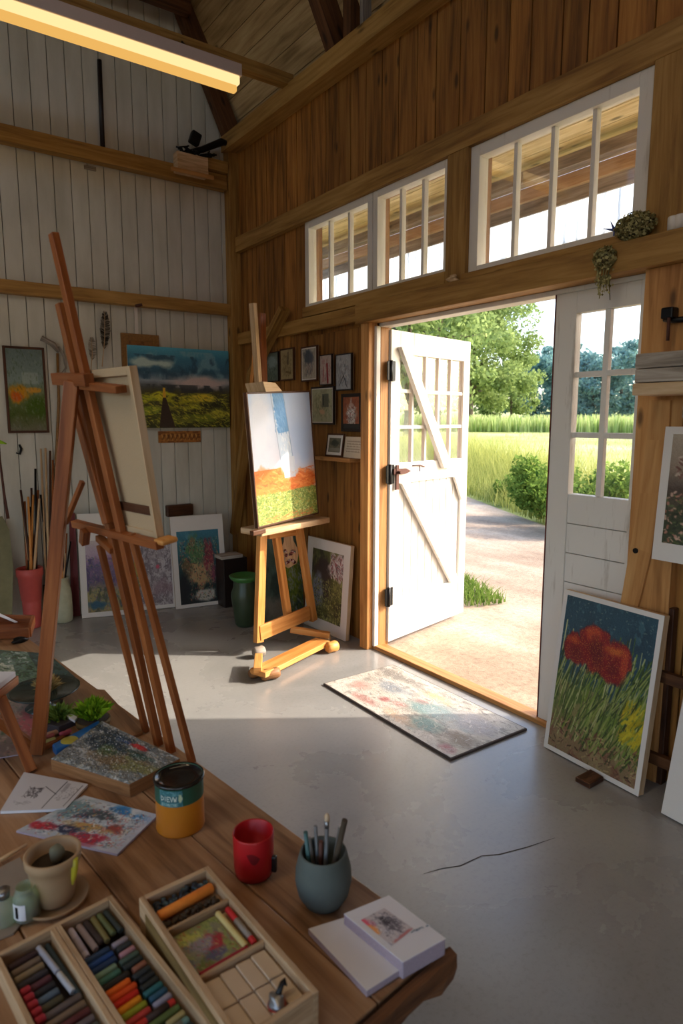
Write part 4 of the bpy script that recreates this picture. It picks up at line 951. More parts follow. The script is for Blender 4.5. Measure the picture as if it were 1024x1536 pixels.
# ================================================================== BACK WALL
YF = YW-.0; UX = V3((1,0,0))
def backpic(px0, px1, label, art, fmat=None, fw=.014, off=0, depth=.02, name='framed_picture', cat='picture', group=None, amat='paint', tilt=0, **k):
    a = PY(px0[0], px0[1], YW-depth-off); b = PY(px1[0], px1[1], YW-depth-off)
    U = V3((math.cos(tilt), 0, math.sin(tilt)))
    return picture(name, label, cat, V3((a.x, YW-depth-off-.001, b.z)), U, UZ, b.x-a.x, a.z-b.z, art, depth, fw, fmat, k.get('mat_w', 0), group=group, amat=amat)
a = Art(70, 130, (130,140,134), 51).grad([(0,(110,126,124)), (.4,(132,148,142)), (.5,(120,130,96)), (.8,(84,98,50)), (1,(120,116,96))], .1).rect(.4,.85,.28,.42,(170,180,172),.5).blob(.3,.55,.28,.1,(200,140,40),.6,.6).blob(.25,.58,.15,.06,(206,100,40),.6).blob(.7,.5,.2,.03,(206,150,60),.6).blob(.8,.7,.35,.12,(76,100,40),.6).dabs(260,(0,1,0,1),[(150,160,150),(96,110,90),(70,90,50)],.06,2,80,30,.3).grain(6)
backpic((3,518), (74,649), 'brown-framed picture of an orange flower field on the white wall at far left', a, M['framebrown'], .018, amat='glossart')
a = Art(20, 40, (150,100,50), 52); 
backpic((181,499), (243,635), 'ochre gilded frame hanging behind the dark landscape painting', a.mottle((120,76,36), 9), M['framegold'], .06, depth=.02, name='gilded_frame', cat='frame')
a = Art(260, 190, (60,90,100), 53)
a.grad([(0,(62,128,148)), (.12,(48,98,120)), (.3,(40,70,86)), (.42,(112,120,128)), (.5,(60,60,58)), (.56,(60,56,30)), (1,(40,40,14))], .08)
a.mottle((98,130,140), 5, .5, .15, .7, (0,1,.04,.42), 1.8).mottle((34,58,74), 5, .52, .12, .8, (0,1,.1,.4), 2).blob(.68,.42,.3,.07,(156,140,136),.8,.6).blob(.2,.2,.2,.05,(140,156,150),.8,.8)
a.mottle((40,42,44), 6, .5, .1, .8, (0,1,.46,.56), 2)
for (x, y, rx, ry, c) in [(.12,.64,.14,.05,(140,140,26)), (.3,.6,.12,.05,(156,150,30)), (.5,.64,.14,.05,(130,124,24)), (.72,.62,.14,.05,(170,150,40)), (.6,.74,.16,.05,(150,146,36)), (.15,.78,.16,.06,(110,120,30)), (.88,.82,.14,.05,(140,134,40)), (.7,.88,.2,.05,(90,96,26)), (.35,.9,.2,.05,(84,84,28)), (.45,.64,.06,.04,(40,40,18)), (.85,.7,.14,.04,(36,34,16))]: a.blob(x, y, rx, ry, c, .6, .9)
a.dabs(900, (0,1,.56,1), [(150,146,40), (60,60,20), (176,160,50), (84,92,30), (40,40,16), (120,120,40)], .035, 2, 15, 40, .6)
a.poly([(.315,.62), (.345,.62), (.43,1), (.27,1)], (44,32,24)).rect(.318,.342,.50,.6,(196,160,40)).poly([(.318,.5),(.342,.5),(.345,.62),(.315,.62)], (170,130,36)).grain(5); a.a = np.clip(a.a*1.35+6, 0, 255)
backpic((190,517), (345,641), 'wide dark landscape painting of a spire among yellow-green hills on the white wall', a, None, off=.022, depth=.022, name='landscape_painting', cat='painting')
a = Art(70, 20, (176,112,48), 54).mottle((120,70,30), 12, .5, .05, .8)
for i in range(9): a.line(.08+.1*i, .3, .12+.1*i, .75, 2.5, (214,160,84), .8).line(.15+.1*i, .3, .1+.1*i, .7, 2, (96,52,24), .8)
backpic((237,647), (301,663), 'small carved ochre plaque with raised lettering-like marks below the landscape painting', a, None, depth=.015, name='carved_plaque', cat='plaque')
# hanging white ribbon with knot
def onback(px, py, off=.02): return PY(px, py, YW-off)
root = thing('hanging_ribbon', 'thin white ribbon tied to the wall rail above the gilded frame', 'ribbon', onback(204, 497))
m = MB(); m.box((onback(204,478)).lerp(onback(204,478), 0), (.028, .004, .26), L=2); m.build('ribbon', M['mat'], root)
MB().tube([onback(203,459,.09), onback(213,457,.10)], .012, 8).build('knot', M['rust'], root)
# feathers
def feather(label, top, bot, wd, cmat, seed):
    a = onback(*top, .03); b = onback(*bot, .03); d = (b-a); L = d.length; d.normalize(); sd = V3((0,1,0)).cross(d)*-1; r = rng(seed)
    root = thing('feather', label, 'feather', b, 'feathers pinned to the white wall')
    MB().tube([a, a.lerp(b,.5)+sd*.01, b], [.0015,.003,.004], 6).build('quill', M['palewood'], root)
    m = MB()
    for i in range(60):
        f = .03+.65*i/60; w = wd*math.sin(math.pi*min(1, f/.7))**.6*r.uniform(.75, 1.05); c = a.lerp(b, f)+sd*.01*math.sin(f*3)
        for s in (-1, 1):
            k = len(m.v); e = c+sd*s*w-d*L*.03; m.v += [c, c+d*L*.016, e+d*L*.012, e]; m.v[-1] += V3((0,-.006,0)); m.v[-2] += V3((0,-.006,0)); m.face((k,k+1,k+2,k+3), [(0,0)]*4, r.random()**2)
    m.build('vane', M[cmat], root)
M['featherdark'] = leafm('speckled_feather', (40,36,32), (150,140,126), .1); M['featherpale'] = leafm('pale_feather', (120,110,98), (206,196,182), .1)
feather('long speckled grey feather hanging upright below the wall rail', (157,466), (153,550), .042, 'featherdark', 1)
feather('shorter dark-tipped feather left of the long speckled one', (137,505), (136,556), .034, 'featherpale', 2)
# driftwood hook
root = thing('driftwood_hook', 'curved driftwood hook on the white wall right of the orange field picture', 'driftwood', onback(62,510))
MB().tube([onback(62,507,.05), onback(70,511,.06), onback(80,517,.05), onback(88,528,.04)], [.022,.018,.022,.012], 8).build('branch', M['greywood'], root)
MB().tube([onback(88,520,.03), onback(96,535,.05), onback(99,552,.03), onback(92,560,.03)], [.01,.014,.009,.004], 6).build('twig', M['greywood'], root)
# small iron hook
c = onback(30, 675, .015); o = MB().tube([c+V3((0,.012,.04)), c+V3((.01,0,.01)), c+V3((-.005,-.01,-.03)), c+V3((-.03,-.005,-.02))], [.008,.01,.009,.006], 6).build('iron_hook', M['black']); props(o, 'small dark iron hook on the white wall under the orange field picture', 'hook')
# nails mark tag
a = PY(125, 250, YW-.005); o = MB().box((a.x+.05, YW-.006, a.z), (.09,.008,.03)).build('wall_tag', M['greywood'], bevel=.002); props(o, 'tiny metal tag fixed just under the upper wall rail', 'tag')
# dark rod on upper wall
a, b = PY(149,90,YW-.03), PY(156,223,YW-.03); o = MB().tube([V3((a.x,YW-.03,a.z)), V3((b.x-.01,YW-.03,3.66))], .018, 8).build('iron_rod', M['darkmetal'] if 'darkmetal' in M else M['framedark']); props(o, 'dark upright rod standing on the upper rail of the white wall', 'rod')
# box with wires on upper rail near the corner
c0 = PY(265, 275, 5.33); c1 = PY(311, 280, 5.33); zt = 3.66
root = thing('wooden_box', 'small pale wooden box standing on the upper wall rail near the corner', 'box', ((c0.x+c1.x)/2, 5.36, zt-.06))
cx, W_ = (c0.x+c1.x)/2, c1.x-c0.x
MB().box((cx, 5.345, 3.655), (W_, .09, .15), L=0).build('body', M['palewood'], root, bevel=.004); MB().box((cx-.01, 5.29, 3.578), (W_+.1, .02, .03), L=0).build('bottom_lip', M['post'], root, bevel=.003)
r = rng(9); m = MB()
root = thing('cable_tangle', 'tangle of black cables and fittings lying on top of the small box near the corner', 'cables', (cx+.05, 5.34, 3.731))
for i in range(22):
    p = V3((cx+r.uniform(-.12,.12), 5.34+r.uniform(-.03,.03), 3.742)); pts = [p]
    for _ in range(3): pts.append(pts[-1]+V3((r.uniform(-.05,.07), r.uniform(-.02,.02), r.uniform(.0,.022))))
    m.tube(pts, .007, 5)
m.build('cables', M['black'], root)
MB().tube([(cx-.02,5.34,3.75), (cx+.10,5.34,3.80), (cx+.28,5.34,3.90), (cx+.34,5.34,3.90)], [.02,.025,.03,.02], 8).build('nozzle', M['black'], root)
MB().box((cx+.04,5.34,3.87), (.085,.06,.10), (V3((.94,0,-.34)), V3((0,1,0)), V3((.34,0,.94)))).build('head', M['black'], root, bevel=.012)
o = MB().box((2.52, 5.38, 3.71), (.22,.08,.09)).build('rail_block', M['beam'], bevel=.005); props(o, 'short light wood block on the upper rail right against the corner post', 'block')
# diagonal brace on wood wall behind easel mast
trim('trim_brace', [(PX(427,463,XW-.08), PX(378,560,XW-.10), .05, .09, (1,0,0)), (PX(378,560,XW-.10), PX(352,800,XW-.10), .05, .08, (1,0,0))], 'beam')
# leaning canvases at the foot of the white wall
a = Art(110, 170, (150,130,140), 61).grad([(0,(196,180,176)), (.2,(176,150,170)), (.35,(110,92,128)), (.6,(104,86,110)), (.72,(150,140,90)), (1,(150,130,84))], .15).mottle((80,64,104), 6, .5, .12, .8, (0,1,.25,.7)).mottle((156,110,140), 6, .55, .12, .6, (0,1,.2,.7)).mottle((60,66,50), 9, .56, .08, .7, (0,1,.65,1)).dabs(500,(0,1,.2,1),[(130,100,140),(90,80,100),(160,150,110),(60,90,104)],.05,2,30,80,.5).blob(.3,.9,.25,.05,(50,90,110),.6,.9).grain(8)
lean('bordered_painting', 'purple hillside painting with wide white border, leftmost canvas leaning on the white wall', (123, 928), (192, 922), (108, 772), 5, a, .02, mat_w=(.05,.02,.22,.04), bodymat=M['framedark'])
a = Art(130, 150, (160,148,150), 62).mottle((120,108,112), 10, .48, .1, .8).mottle((196,186,186), 14, .5, .08, .8).blob(.1,.6,.2,.3,(90,84,60),.7).blob(.15,.55,.1,.2,(150,140,50),.7,.8).dabs(1100,(0,1,0,1),[(210,204,204),(130,116,120),(170,156,160),(90,80,84)],.03,1.6,45,90,.7).blob(.68,.42,.04,.03,(200,90,110),.5).blob(.8,.75,.3,.1,(140,110,116),.8,.8,.6).grain(8)
lean('bordered_painting', 'pale grey speckled painting standing between the purple and the teal canvases', (193, 918), (264, 911), (185, 812), 9, a, .02, mat_w=(.01,.02,.0,.03), bodymat=M['framedark'])
a = Art(140, 200, (40,90,104), 63).grad([(0,(60,120,140)), (.3,(50,104,112)), (.6,(24,50,52)), (1,(26,32,34))], .2).mottle((90,150,166), 6, .52, .12, .7, (0,1,0,.35)).blob(.4,.35,.22,.22,(84,120,74),.6,.9).blob(.35,.15,.06,.06,(120,110,80),.5).blob(.72,.4,.12,.2,(140,56,66),.5,.9).blob(.85,.65,.1,.12,(130,60,80),.5,.9).blob(.5,.62,.25,.16,(186,150,104),.6,.9).blob(.2,.5,.1,.1,(110,90,60),.6,.8).blob(.55,.9,.35,.07,(190,182,170),.6,.9).dabs(800,(.05,.95,.1,.95),[(40,70,60),(150,170,140),(180,90,80),(26,36,40),(196,160,110)],.035,2,80,60,.6).blob(.1,.8,.15,.2,(18,24,28),.6).blob(.95,.75,.1,.3,(16,24,28),.6).grain(7)
lean('bordered_painting', 'teal painting of a rocky castle-like mound with white border, rightmost against the white wall', (264, 915), (342, 905), (245, 777), 9, a, .025, mat_w=(.045,.045,.13,.03), bodymat=M['palewood'], z0=.0)
# brown block peeking above teal painting
c = PY(272, 766, 5.40); root = thing('brown_block', 'brown wooden block mounted on the white wall above the teal painting', 'block', (c.x, YW-.03, c.z-.05)); MB().box((c.x, YW-.03, c.z), (.24,.055,.10), L=0).build('block', M['framebrown'], root, bevel=.01)
# round white scrap
c = PY(243, 800, 5.3)
# green glazed pot behind easel
def pot(name, label, c, prof, mat, cat='pot', inner=None, **k):
    root = thing(name, label, cat, c); MB().lathe(c, prof, 28).build('body', mat, root); return root
M['greenpot'] = plain('green_glaze', (54,70,50), .3, .3, 12); M['greenrim'] = plain('green_rim', (64,120,60), .3)
c = P(368, 938); root = thing('green_pot', 'dark green glazed pot on the floor in the corner behind the easel', 'pot', c)
S = .88
MB().lathe(c, [(0,0),(.075*S,.002),(.09*S,.02),(.105*S,.12),(.12*S,.23),(.118*S,.27),(.10*S,.31),(.095*S,.36)], 28).build('body', M['greenpot'], root)
MB().lathe(c, [(.095*S,.358),(.12*S,.375),(.135*S,.40),(.125*S,.405),(.09*S,.375),(0,.37)], 28).build('rim', M['greenrim'], root)
c2 = V3((2.42, 4.98, 0)); o = MB().box((c2.x, c2.y+.05, .21), (.22,.16,.42), L=2).build('dark_crate', M['framedark'], bevel=.004); props(o, 'dark narrow crate standing in the corner behind the green pot', 'crate')
o = MB().box((c2.x-.03, c2.y+.04, .435), (.20,.14,.028)).build('sketch_board', M['greywood'], bevel=.003); props(o, 'grey board lying on top of the dark crate in the corner', 'board')

# ---- tall rods and pots at far left by the white wall
M['redpot'] = plain('coral_red_glaze', (190,80,74), .5, .1); M['vase'] = plain('mottled_pale_ceramic', (176,176,150), .6, .3, 14)
c = V3((P(43, 931).x, 5.355, 0)); root = thing('red_brush_pot', 'tall coral red pot full of long brushes by the white wall', 'pot', c)
k = .97
MB().lathe(c, [(0,.0),(.055,.0),(.062,.01),(.068,.20),(.066,.21),(.072,.22),(.088,.40),(.096,.41),(.096,.465),(.088,.47),(.078,.45),(.06,.1),(0,.1)], 28).build('body', M['redpot'], root)
cR = c.copy()
def stick(label, base, top, rad, mat, name='long_brush', cat='brush', group=None, tip=None):
    root = thing(name, label, cat, base, group); b = V3(base); t_ = V3(top)
    MB().tube([b, b.lerp(t_, .5), t_], [rad, rad*1.05, rad*.8], 7).build('handle', mat, root)
    if tip:
        d = (t_-b).normalized(); MB().tube([t_, t_+d*.02, t_+d*.05, t_+d*.08], [rad*1.1, rad*1.5, rad*1.3, rad*.3], 7).build('tip', tip, root)
cols = {'dark brown': M['framebrown'], 'golden': M['easelorange'], 'pale wood': M['palewood'], 'black': M['black'], 'brown': M['easel']}
r = rng(14); seq = [(31,735,'dark brown'), (37,752,'brown'), (42,745,'golden'), (47,732,'dark brown'), (50,742,'golden'), (53,703,'black'), (57,735,'brown'), (59,748,'pale wood'), (34,765,'pale wood'), (45,760,'black')]
for i, (px, py, cn) in enumerate(seq):
    a = i*2.4; base = cR+V3((math.cos(a)*.03, math.sin(a)*.03, .11)); top = PY(px, py, cR.y+.02*math.sin(a))
    stick('%s long brush handle in the red pot, %s' % (cn, 'its tip %s' % ('tallest of the bunch' if py < 710 else ['far left', 'second from the left', 'near the middle', 'just left of centre', 'right of centre', '', 'near the right', 'at the right edge', 'low on the left', 'low in the middle'][i])), base, top, .010, cols[cn], group='long brushes in the red pot')
# second bundle: tall rods standing behind
c = V3((P(76, 930).x, 5.41, 0)); root = thing('rod_holder', 'dark cylindrical holder of tall rods between the red pot and the pale vase', 'holder', c)
cH = c.copy(); MB().lathe(cH, [(0,0),(.05,0),(.052,.30),(.046,.30),(.044,.02),(0,.02)], 20).build('body', M['framedark'], root)
for i, (px, py, cn, lb) in enumerate([(61,673,'pale wood','pale rod, leftmost of the tall rods'), (68,672,'pale wood','second pale rod of the tall rods'), (75,676,'dark brown','dark red-brown rod, third of the tall rods'), (79,690,'brown','brown rod right of the dark red-brown one'), (61,742,'black','short black rod low on the left of the tall rods'), (84,700,'pale wood','slim pale rod at the right of the tall rods')]):
    base = cH+V3((-.028+.011*i, .012*(-1)**i, .025)); stick(lb+' beside the red pot', base, PY(px, py, cH.y+.012*(-1)**i), .0095, cols[cn], 'tall_rod', 'rod', 'tall rods beside the red pot')
# pale vase with twigs
c = P(95, 932); root = thing('pale_vase', 'mottled pale ceramic vase on the floor right of the tall rods', 'vase', c); cV = c.copy()
MB().lathe(c, [(0,0),(.055,0),(.07,.01),(.076,.06),(.075,.22),(.07,.27),(.055,.33),(.055,.36),(.048,.36),(.05,.30),(.06,.1),(0,.1)], 28).build('body', M['vase'], root)
for i, (px, py, cn) in enumerate([(93,790,'dark brown'), (100,800,'brown'), (106,812,'black'), (98,830,'pale wood'), (90,822,'golden')]):
    a = i*1.3; base = cV+V3((math.cos(a)*.02, math.sin(a)*.02, .11)); top = PY(px, py, cV.y+.01)
    stick('%s twig in the pale vase, %s' % (cn, ['tallest one', 'second tallest', 'leaning right', 'short one in front', 'leaning left'][i]), base, top, .008, cols[cn], 'vase_twig', 'twig', 'twigs in the pale vase')
# bent pole frame behind the near easel
o = MB().tube([PY(84,905,5.455), PY(85,800,5.455), PY(84,700,5.455), PY(88,600,5.455), PY(86,530,5.455)], [.014,.013,.012,.011,.01], 7).build('bent_pole', M['framegold']); props(o, 'tall thin bent pole leaning on the white wall behind the near easel', 'pole')
# red edged board beside vase
a = PY(116, 922, 5.36); o = MB().prism([P(108,925)+V3((0,.02,0)), P(122,925)+V3((0,.03,0)), PY(112,770,5.43), PY(104,770,5.43)], (0,.015,0)).build('red_board', plain('dark_red_board', (110,40,44), .6)); props(o, 'thin dark red board leaning behind the purple painting', 'board')
# mossy board far left
m = MB(); X0 = PY(-8, 932, 5.30); 
q = [PY(-12,930,5.28), PY(18,932,5.28), PY(20,850,5.32), PY(14,795,5.36), PY(4,775,5.38), PY(-12,778,5.38)]
o = m.prism(q, (0,.03,0)).build('mossy_slab', plain('mossy_stone', (122,118,88), .9, .45, 9, bs=.5)); props(o, 'rounded mossy slab leaning on the wall at the left edge of the photo', 'slab')
o = MB().tube([PY(12,778,5.33), PY(6,740,5.36), PY(0,690,5.40), PY(-3,640,5.43)], [.012,.01,.008,.006], 6).build('thin_cane', M['rust']); props(o, 'thin red-brown cane rising from behind the mossy slab', 'cane')
# ================================================================== THE TABLE
T0 = P(683, 1425, TZ); T1 = P(304, 1148, TZ); TA = (T1-T0).normalized(); TB = V3((-TA.y, TA.x, 0))  # TA away along the edge, TB to the left
TL_ = 2.45; TW = 1.0
def TP(a, b, z=0): return T0+TA*a+TB*b+V3((0,0,z))
tabl = thing('work_table', 'long rough-edged wooden work table covered with paints in the foreground', 'table', TP(TL_/2, TW/2, -TZ))
m = MB(); ws = [.17,.2,.16,.24,.23]; b = 0
for w_ in ws: m.box(TP(TL_/2+.01, b+w_/2, -.02), (TL_-.02, w_-.0025, .04), (TA, TB, UZ), L=0); b += w_
m.build('tabletop', M['table'], tabl, bevel=.003)
m = MB(); r = rng(3)   # rough near end
n = 26; pts = []
for i in range(n+1):
    b = TW*i/n; m.v += [TP(.012, b, -.001), TP(-.004+r.uniform(0,.004), b, -.006), TP(-.010+r.uniform(0,.010), b, -.03), TP(-.002+r.uniform(0,.012), b, -.05-r.uniform(0,.012)), TP(.06, b, -.058)]
for i in range(n):
    for k in range(4): m.face((i*5+k, i*5+k+1, (i+1)*5+k+1, (i+1)*5+k), [(i*.04,k*.02), (i*.04,(k+1)*.02), ((i+1)*.04,(k+1)*.02), ((i+1)*.04,k*.02)], .5)
for e in (0, n*5): m.face([e+k for k in (range(5) if e else reversed(range(5)))], [(0,0)]*5, .5)
m.build('rough_edge', M['bark'], tabl)
MB().box(TP(TL_/2, TW/2, -.075), (TL_-.2, TW-.2, .05), (TA, TB, UZ), L=0).build('apron', M['darkbeam'], tabl)
for a, b in ((.14,.12), (.14,TW-.12), (TL_-.14,.12), (TL_-.14,TW-.12)): MB().box(TP(a, b, -.1-(TZ-.1)/2), (.07,.07,TZ-.1), (TA, TB, UZ), L=2).build('leg', M['darkbeam'], tabl, bevel=.004)

# ---- red mug
def at_t(px, py): return P(px, py, TZ)
M['red'] = plain('red_enamel', (176,22,28), .35, .08, 20); M['mugblack'] = plain('black_clip', (22,20,22), .4)
c = at_t(381, 1309); R_ = .0395
root = thing('red_mug', 'bright red mug with a black clip on its side, left of the grey brush cup', 'mug', c)
MB().lathe(c, [(0,.0015),(R_*.86,.0015),(R_*.93,.004),(R_*1.0,.02),(R_*1.03,.089),(R_*1.0,.092),(R_*.95,.089),(R_*.92,.01),(0,.01)], 40).build('cup', M['red'], root)
q = CR; n_ = V3((.35,-.94,0)); d_ = (CR*.97+V3((-CF.x,-CF.y,0)).normalized()*.25).normalized(); MB().box(c+d_*(R_+.003)+UZ*.028, (.012,.010,.034), (d_, d_.cross(UZ), UZ)).build('black_clip', M['mugblack'], root, bevel=.003)
f_ = (V3((-CF.x,-CF.y,0)).normalized()+CR*.12).normalized()
m = MB(); tg = f_.cross(UZ)
for s in (0,1):
    pts = []
    for k in range(7):
        A = -.9+1.8*k/6; pts.append((math.cos(A)*.012-.004, math.sin(A)*.016))
def onmug(u, v): 
    A = u/R_; return c+(f_*math.cos(A)+(-tg)*math.sin(A))*(R_*1.018+.0008)+UZ*(.055+v)
k = 12; V_ = []
for i in range(k+1):
    a = math.pi*i/k; V_.append(((.013*math.cos(a)), .016*math.sin(a)))
base_ = len(m.v)
outer = [(-.013+.026*i/k, (.012-.010*i/k)+.006*math.sin(math.pi*i/k)) for i in range(k+1)]
inner = [(-.013+.026*i/k, (.012-.010*i/k)-.016*math.sin(math.pi*i/k)) for i in range(k+1)]
for i in range(k+1): m.v += [onmug(*outer[i]), onmug(*inner[i])]
for i in range(k): m.face((2*i, 2*i+1, 2*i+3, 2*i+2), [(0,0)]*4, .3)
m.build('dark_emblem', plain('dark_red_emblem', (110,12,20), .4), root)
# ---- grey brush cup
M['slate'] = plain('grey_green_stoneware', (84,92,88), .7, .22, 14, bs=.2); M['cupin'] = plain('cup_inside', (40,42,44), .8)
c = at_t(485, 1353); s = 1.16
root = thing('brush_cup', 'round-bellied grey-green stoneware cup holding brushes at the table edge', 'cup', c)
MB().lathe(c, [(0,0),(.026*s,0),(.031*s,.004),(.041*s,.024),(.0455*s,.050),(.0445*s,.072),(.038*s,.103),(.0365*s,.107),(.034*s,.105),(.040*s,.07),(.040*s,.045),(.028*s,.012),(0,.012)], 40).build('body', M['slate'], root)
cB = c.copy()
def brush(label, off, tpx, tpy, dt, rad, hm, fm=None, tm=None, name='paintbrush', cat='brush', group='brushes in the grey cup'):
    b = cB+V3((off[0], off[1], .014)); top = meet(tpx, tpy, cB+V3((-CF.x,-CF.y,0))*dt, V3((CF.x, CF.y, 0))); root = thing(name, label, cat, b, group); d = (top-b).normalized()
    e = top-d*.028 if fm else top
    MB().tube([b, b.lerp(e,.5), e], [rad*.7, rad, rad], 8).build('handle', hm, root)
    if fm:
        MB().tube([e, e+d*.014], [rad*1.05, rad*1.15], 8).build('ferrule', fm, root); MB().tube([e+d*.014, e+d*.022, top], [rad*1.2, rad*1.3, rad*.5], 8).build('bristles', tm, root)
M['steel'] = plain('brushed_steel', (150,150,152), .35, .1, metal=.9); M['bristle'] = plain('pale_bristle', (196,170,140), .8); M['greyhandle'] = plain('grey_lacquer', (104,106,108), .4); M['tealh'] = plain('teal_lacquer', (60,96,96), .4)
brush('teal pencil at the far left of the grey cup', (-.018,.008), 458, 1248, .01, .0042, M['tealh'], name='pencil', cat='pencil')
brush('short grey pencil beside the teal one in the grey cup', (-.014,-.004), 463, 1256, -.01, .0040, M['greyhandle'], name='pencil', cat='pencil')
brush('thin grey pencil standing upright, third from the left in the grey cup', (-.006,.004), 473, 1239, 0, .0036, M['greyhandle'], name='pencil', cat='pencil')
brush('tallest brush with pale bristles in the grey cup', (-.004,-.010), 490.5, 1220, .0, .0042, M['greyhandle'], M['steel'], M['bristle'])
brush('short rust brown brush in the middle of the grey cup', (.002,.010), 481, 1262, .01, .0042, M['rust'])
brush('dark grey tweezers-like tool leaning right in the grey cup', (.004,-.006), 517, 1230, .01, .0055, M['stemdark'], name='metal_tool', cat='tool')
brush('grey flat tool leaning right beside the dark one in the grey cup', (.0,-.016), 511, 1241, -.005, .0050, M['greyhandle'], name='metal_tool', cat='tool')

# ---- paint tin
c = at_t(271, 1236); R_ = .0525; H_ = .118
M['tinyellow'] = plain('ochre_tin', (196,120,26), .4, .22, 8); M['tingreen'] = plain('green_label', (40,92,72), .45, .15, 20); M['tindark'] = plain('dark_wet_paint', (26,24,24), .15, .4, 30)
root = thing('paint_tin', 'ochre and green paint tin with a dark wet top, standing behind the red mug', 'paint tin', c)
MB().lathe(c, [(0,.0),(R_,.0),(R_*1.02,.003),(R_,.006),(R_,H_*.62)], 48).build('body', M['tinyellow'], root)
MB().lathe(c, [(R_,H_*.62),(R_*1.004,H_*.625),(R_*1.004,H_*.95),(R_*1.05,H_*.97),(R_*1.05,H_),(R_*.98,H_),(R_*.96,H_*.93)], 48).build('label_band', M['tingreen'], root)
MB().lathe(c, [(R_*1.055,H_*.965),(R_*1.065,H_*1.0),(R_*1.0,H_*1.02),(R_*.96,H_*.965),(R_*.6,H_*.94),(0,H_*.945)], 48).build('rim', M['tindark'], root)
f_ = (V3((-CF.x,-CF.y,0)).normalized()-CR*.12).normalized(); tg = UZ.cross(f_)
a = Art(110, 56, (52,110,116), 71).mottle((110,160,166), 9, .5, .1, .7).rect(.02,.86,.3,.72,(46,96,104))
def strokes_word(a, word, x, y, w, h, c, th):
    SG = {'D':[(0,0,0,1),(0,0,.8,.3),(.8,.3,.8,.7),(.8,.7,0,1)], 'I':[(.4,0,.4,1)], 'E':[(0,0,0,1),(0,0,.8,0),(0,.5,.6,.5),(0,1,.8,1)], 'V':[(0,0,.4,1),(.4,1,.8,0)], 'Y':[(0,0,.4,.5),(.8,0,.4,.5),(.4,.5,.4,1)], 'P':[(0,0,0,1),(0,0,.8,0),(.8,0,.8,.5),(.8,.5,0,.5)], 'L':[(0,0,0,1),(0,1,.8,1)], 'S':[(.8,0,0,0),(0,0,0,.5),(0,.5,.8,.5),(.8,.5,.8,1),(.8,1,0,1)], 'O':[(0,0,.8,0),(.8,0,.8,1),(.8,1,0,1),(0,1,0,0)], 'R':[(0,0,0,1),(0,0,.8,0),(.8,0,.8,.5),(.8,.5,0,.5),(.3,.5,.8,1)], 'T':[(0,0,.8,0),(.4,0,.4,1)], 'N':[(0,1,0,0),(0,0,.8,1),(.8,1,.8,0)], 'M':[(0,1,0,0),(0,0,.4,.6),(.4,.6,.8,0),(.8,0,.8,1)], 'W':[(0,0,.2,1),(.2,1,.4,.4),(.4,.4,.6,1),(.6,1,.8,0)]}
    for i, ch in enumerate(word):
        for (x0, y0, x1, y1) in SG[ch]: a.line(x+(i+x0)*w, y+y0*h, x+(i+x1)*w, y+y1*h, th, c)
strokes_word(a, 'DIEVW', .08, .36, .14, .28, (208,214,200), 3); strokes_word(a, 'EIIMVIVE', .1, .80, .085, .13, (170,190,180), 2); a.blob(.9,.5,.08,.25,(190,200,160),.4)
def warp_tin(s):
    u = (s.X-.5)*.052/R_; x = np.sin(u); y = np.cos(u); R2 = R_*1.02
    base = np.array(c-WLD[root.name]); out = np.zeros(s.X.shape+(3,))
    for k_ in range(3): out[..., k_] = base[k_]+f_[k_]*y*R2+tg[k_]*x*R2+(0 if k_ < 2 else H_*.935-s.Y*H_*.31)
    return out
a.surface('printed_label', WLD[root.name], V3((0,0,0)), V3((0,0,0)), M['print'], root, warp=warp_tin)

# ---- open sketchbook at the table corner
def flatbox(name, px4, ztop, thick, mat, parent=None, bevel=.0, tint=None):
    q = [P(x, y, ztop) for x, y in px4]; return MB().prism(q, (0,0,-thick), tint).build(name, mat, parent, bevel=bevel)
root = thing('sketchbook', 'open white sketchbook with a small printed picture at the near corner of the table', 'sketchbook', at_t(560, 1440))
zL = TZ+.012; zR = TZ+.032
flatbox('left_page_block', [(462,1393), (516,1376), (606,1451), (550,1487)], zL, .0115, M['paperedge'], root, .001)
flatbox('left_page', [(462.5,1393), (516.5,1376), (606.5,1450), (550,1486)], zL+.0008, .0008, M['paper'], root)
flatbox('right_page_block', [(515,1371), (583,1343), (668,1408), (604,1444)], zR, .0315, M['paperedge'], root, .002)
flatbox('right_page', [(515,1370.5), (583,1342.5), (668.5,1407.5), (604,1443.5)], zR+.0012, .0012, M['paper'], root, .0005)
def flatart(art, name, px4, z, mat, parent):
    q = [P(x, y, z) for x, y in px4]  # tl tr br bl
    def wf(s):
        X, Y = s.X[..., None], s.Y[..., None]; A, B, Cc, Dd = [np.array(v-WLD[parent.name]) for v in q]
        return A*(1-X)*(1-Y)+B*X*(1-Y)+Cc*X*Y+Dd*(1-X)*Y
    return art.surface(name, WLD[parent.name], V3((0,0,0)), V3((0,0,0)), mat, parent, warp=wf)
a = Art(90, 90, (200,190,192), 72).mottle((170,166,180), 6, .5, .12, .7).blob(.0,.15,.2,.25,(226,96,120),.6).blob(.05,.4,.14,.16,(236,160,90),.6).blob(.65,.45,.25,.35,(100,92,100),.5,.9).blob(.6,.4,.1,.15,(60,54,60),.5,.9).dabs(260,(.1,.95,.1,.95),[(210,204,206),(120,110,118),(230,226,226),(90,84,92)],.05,1.6,60,80,.6).blob(.6,.97,.4,.05,(190,120,120),.6)
flatart(a, 'printed_picture', [(541,1380), (576,1362), (620,1393), (587,1419)], zR+.0018, M['print'], root)
a = Art(70, 12, (224,222,226), 73).dabs(60,(.05,.95,.2,.8),[(60,84,110),(90,110,130),(150,160,176)],.06,2,0,40,.8)
flatart(a, 'coloured_strip', [(612,1397), (642,1386), (645,1389), (615,1401)], zR+.0018, M['print'], root)

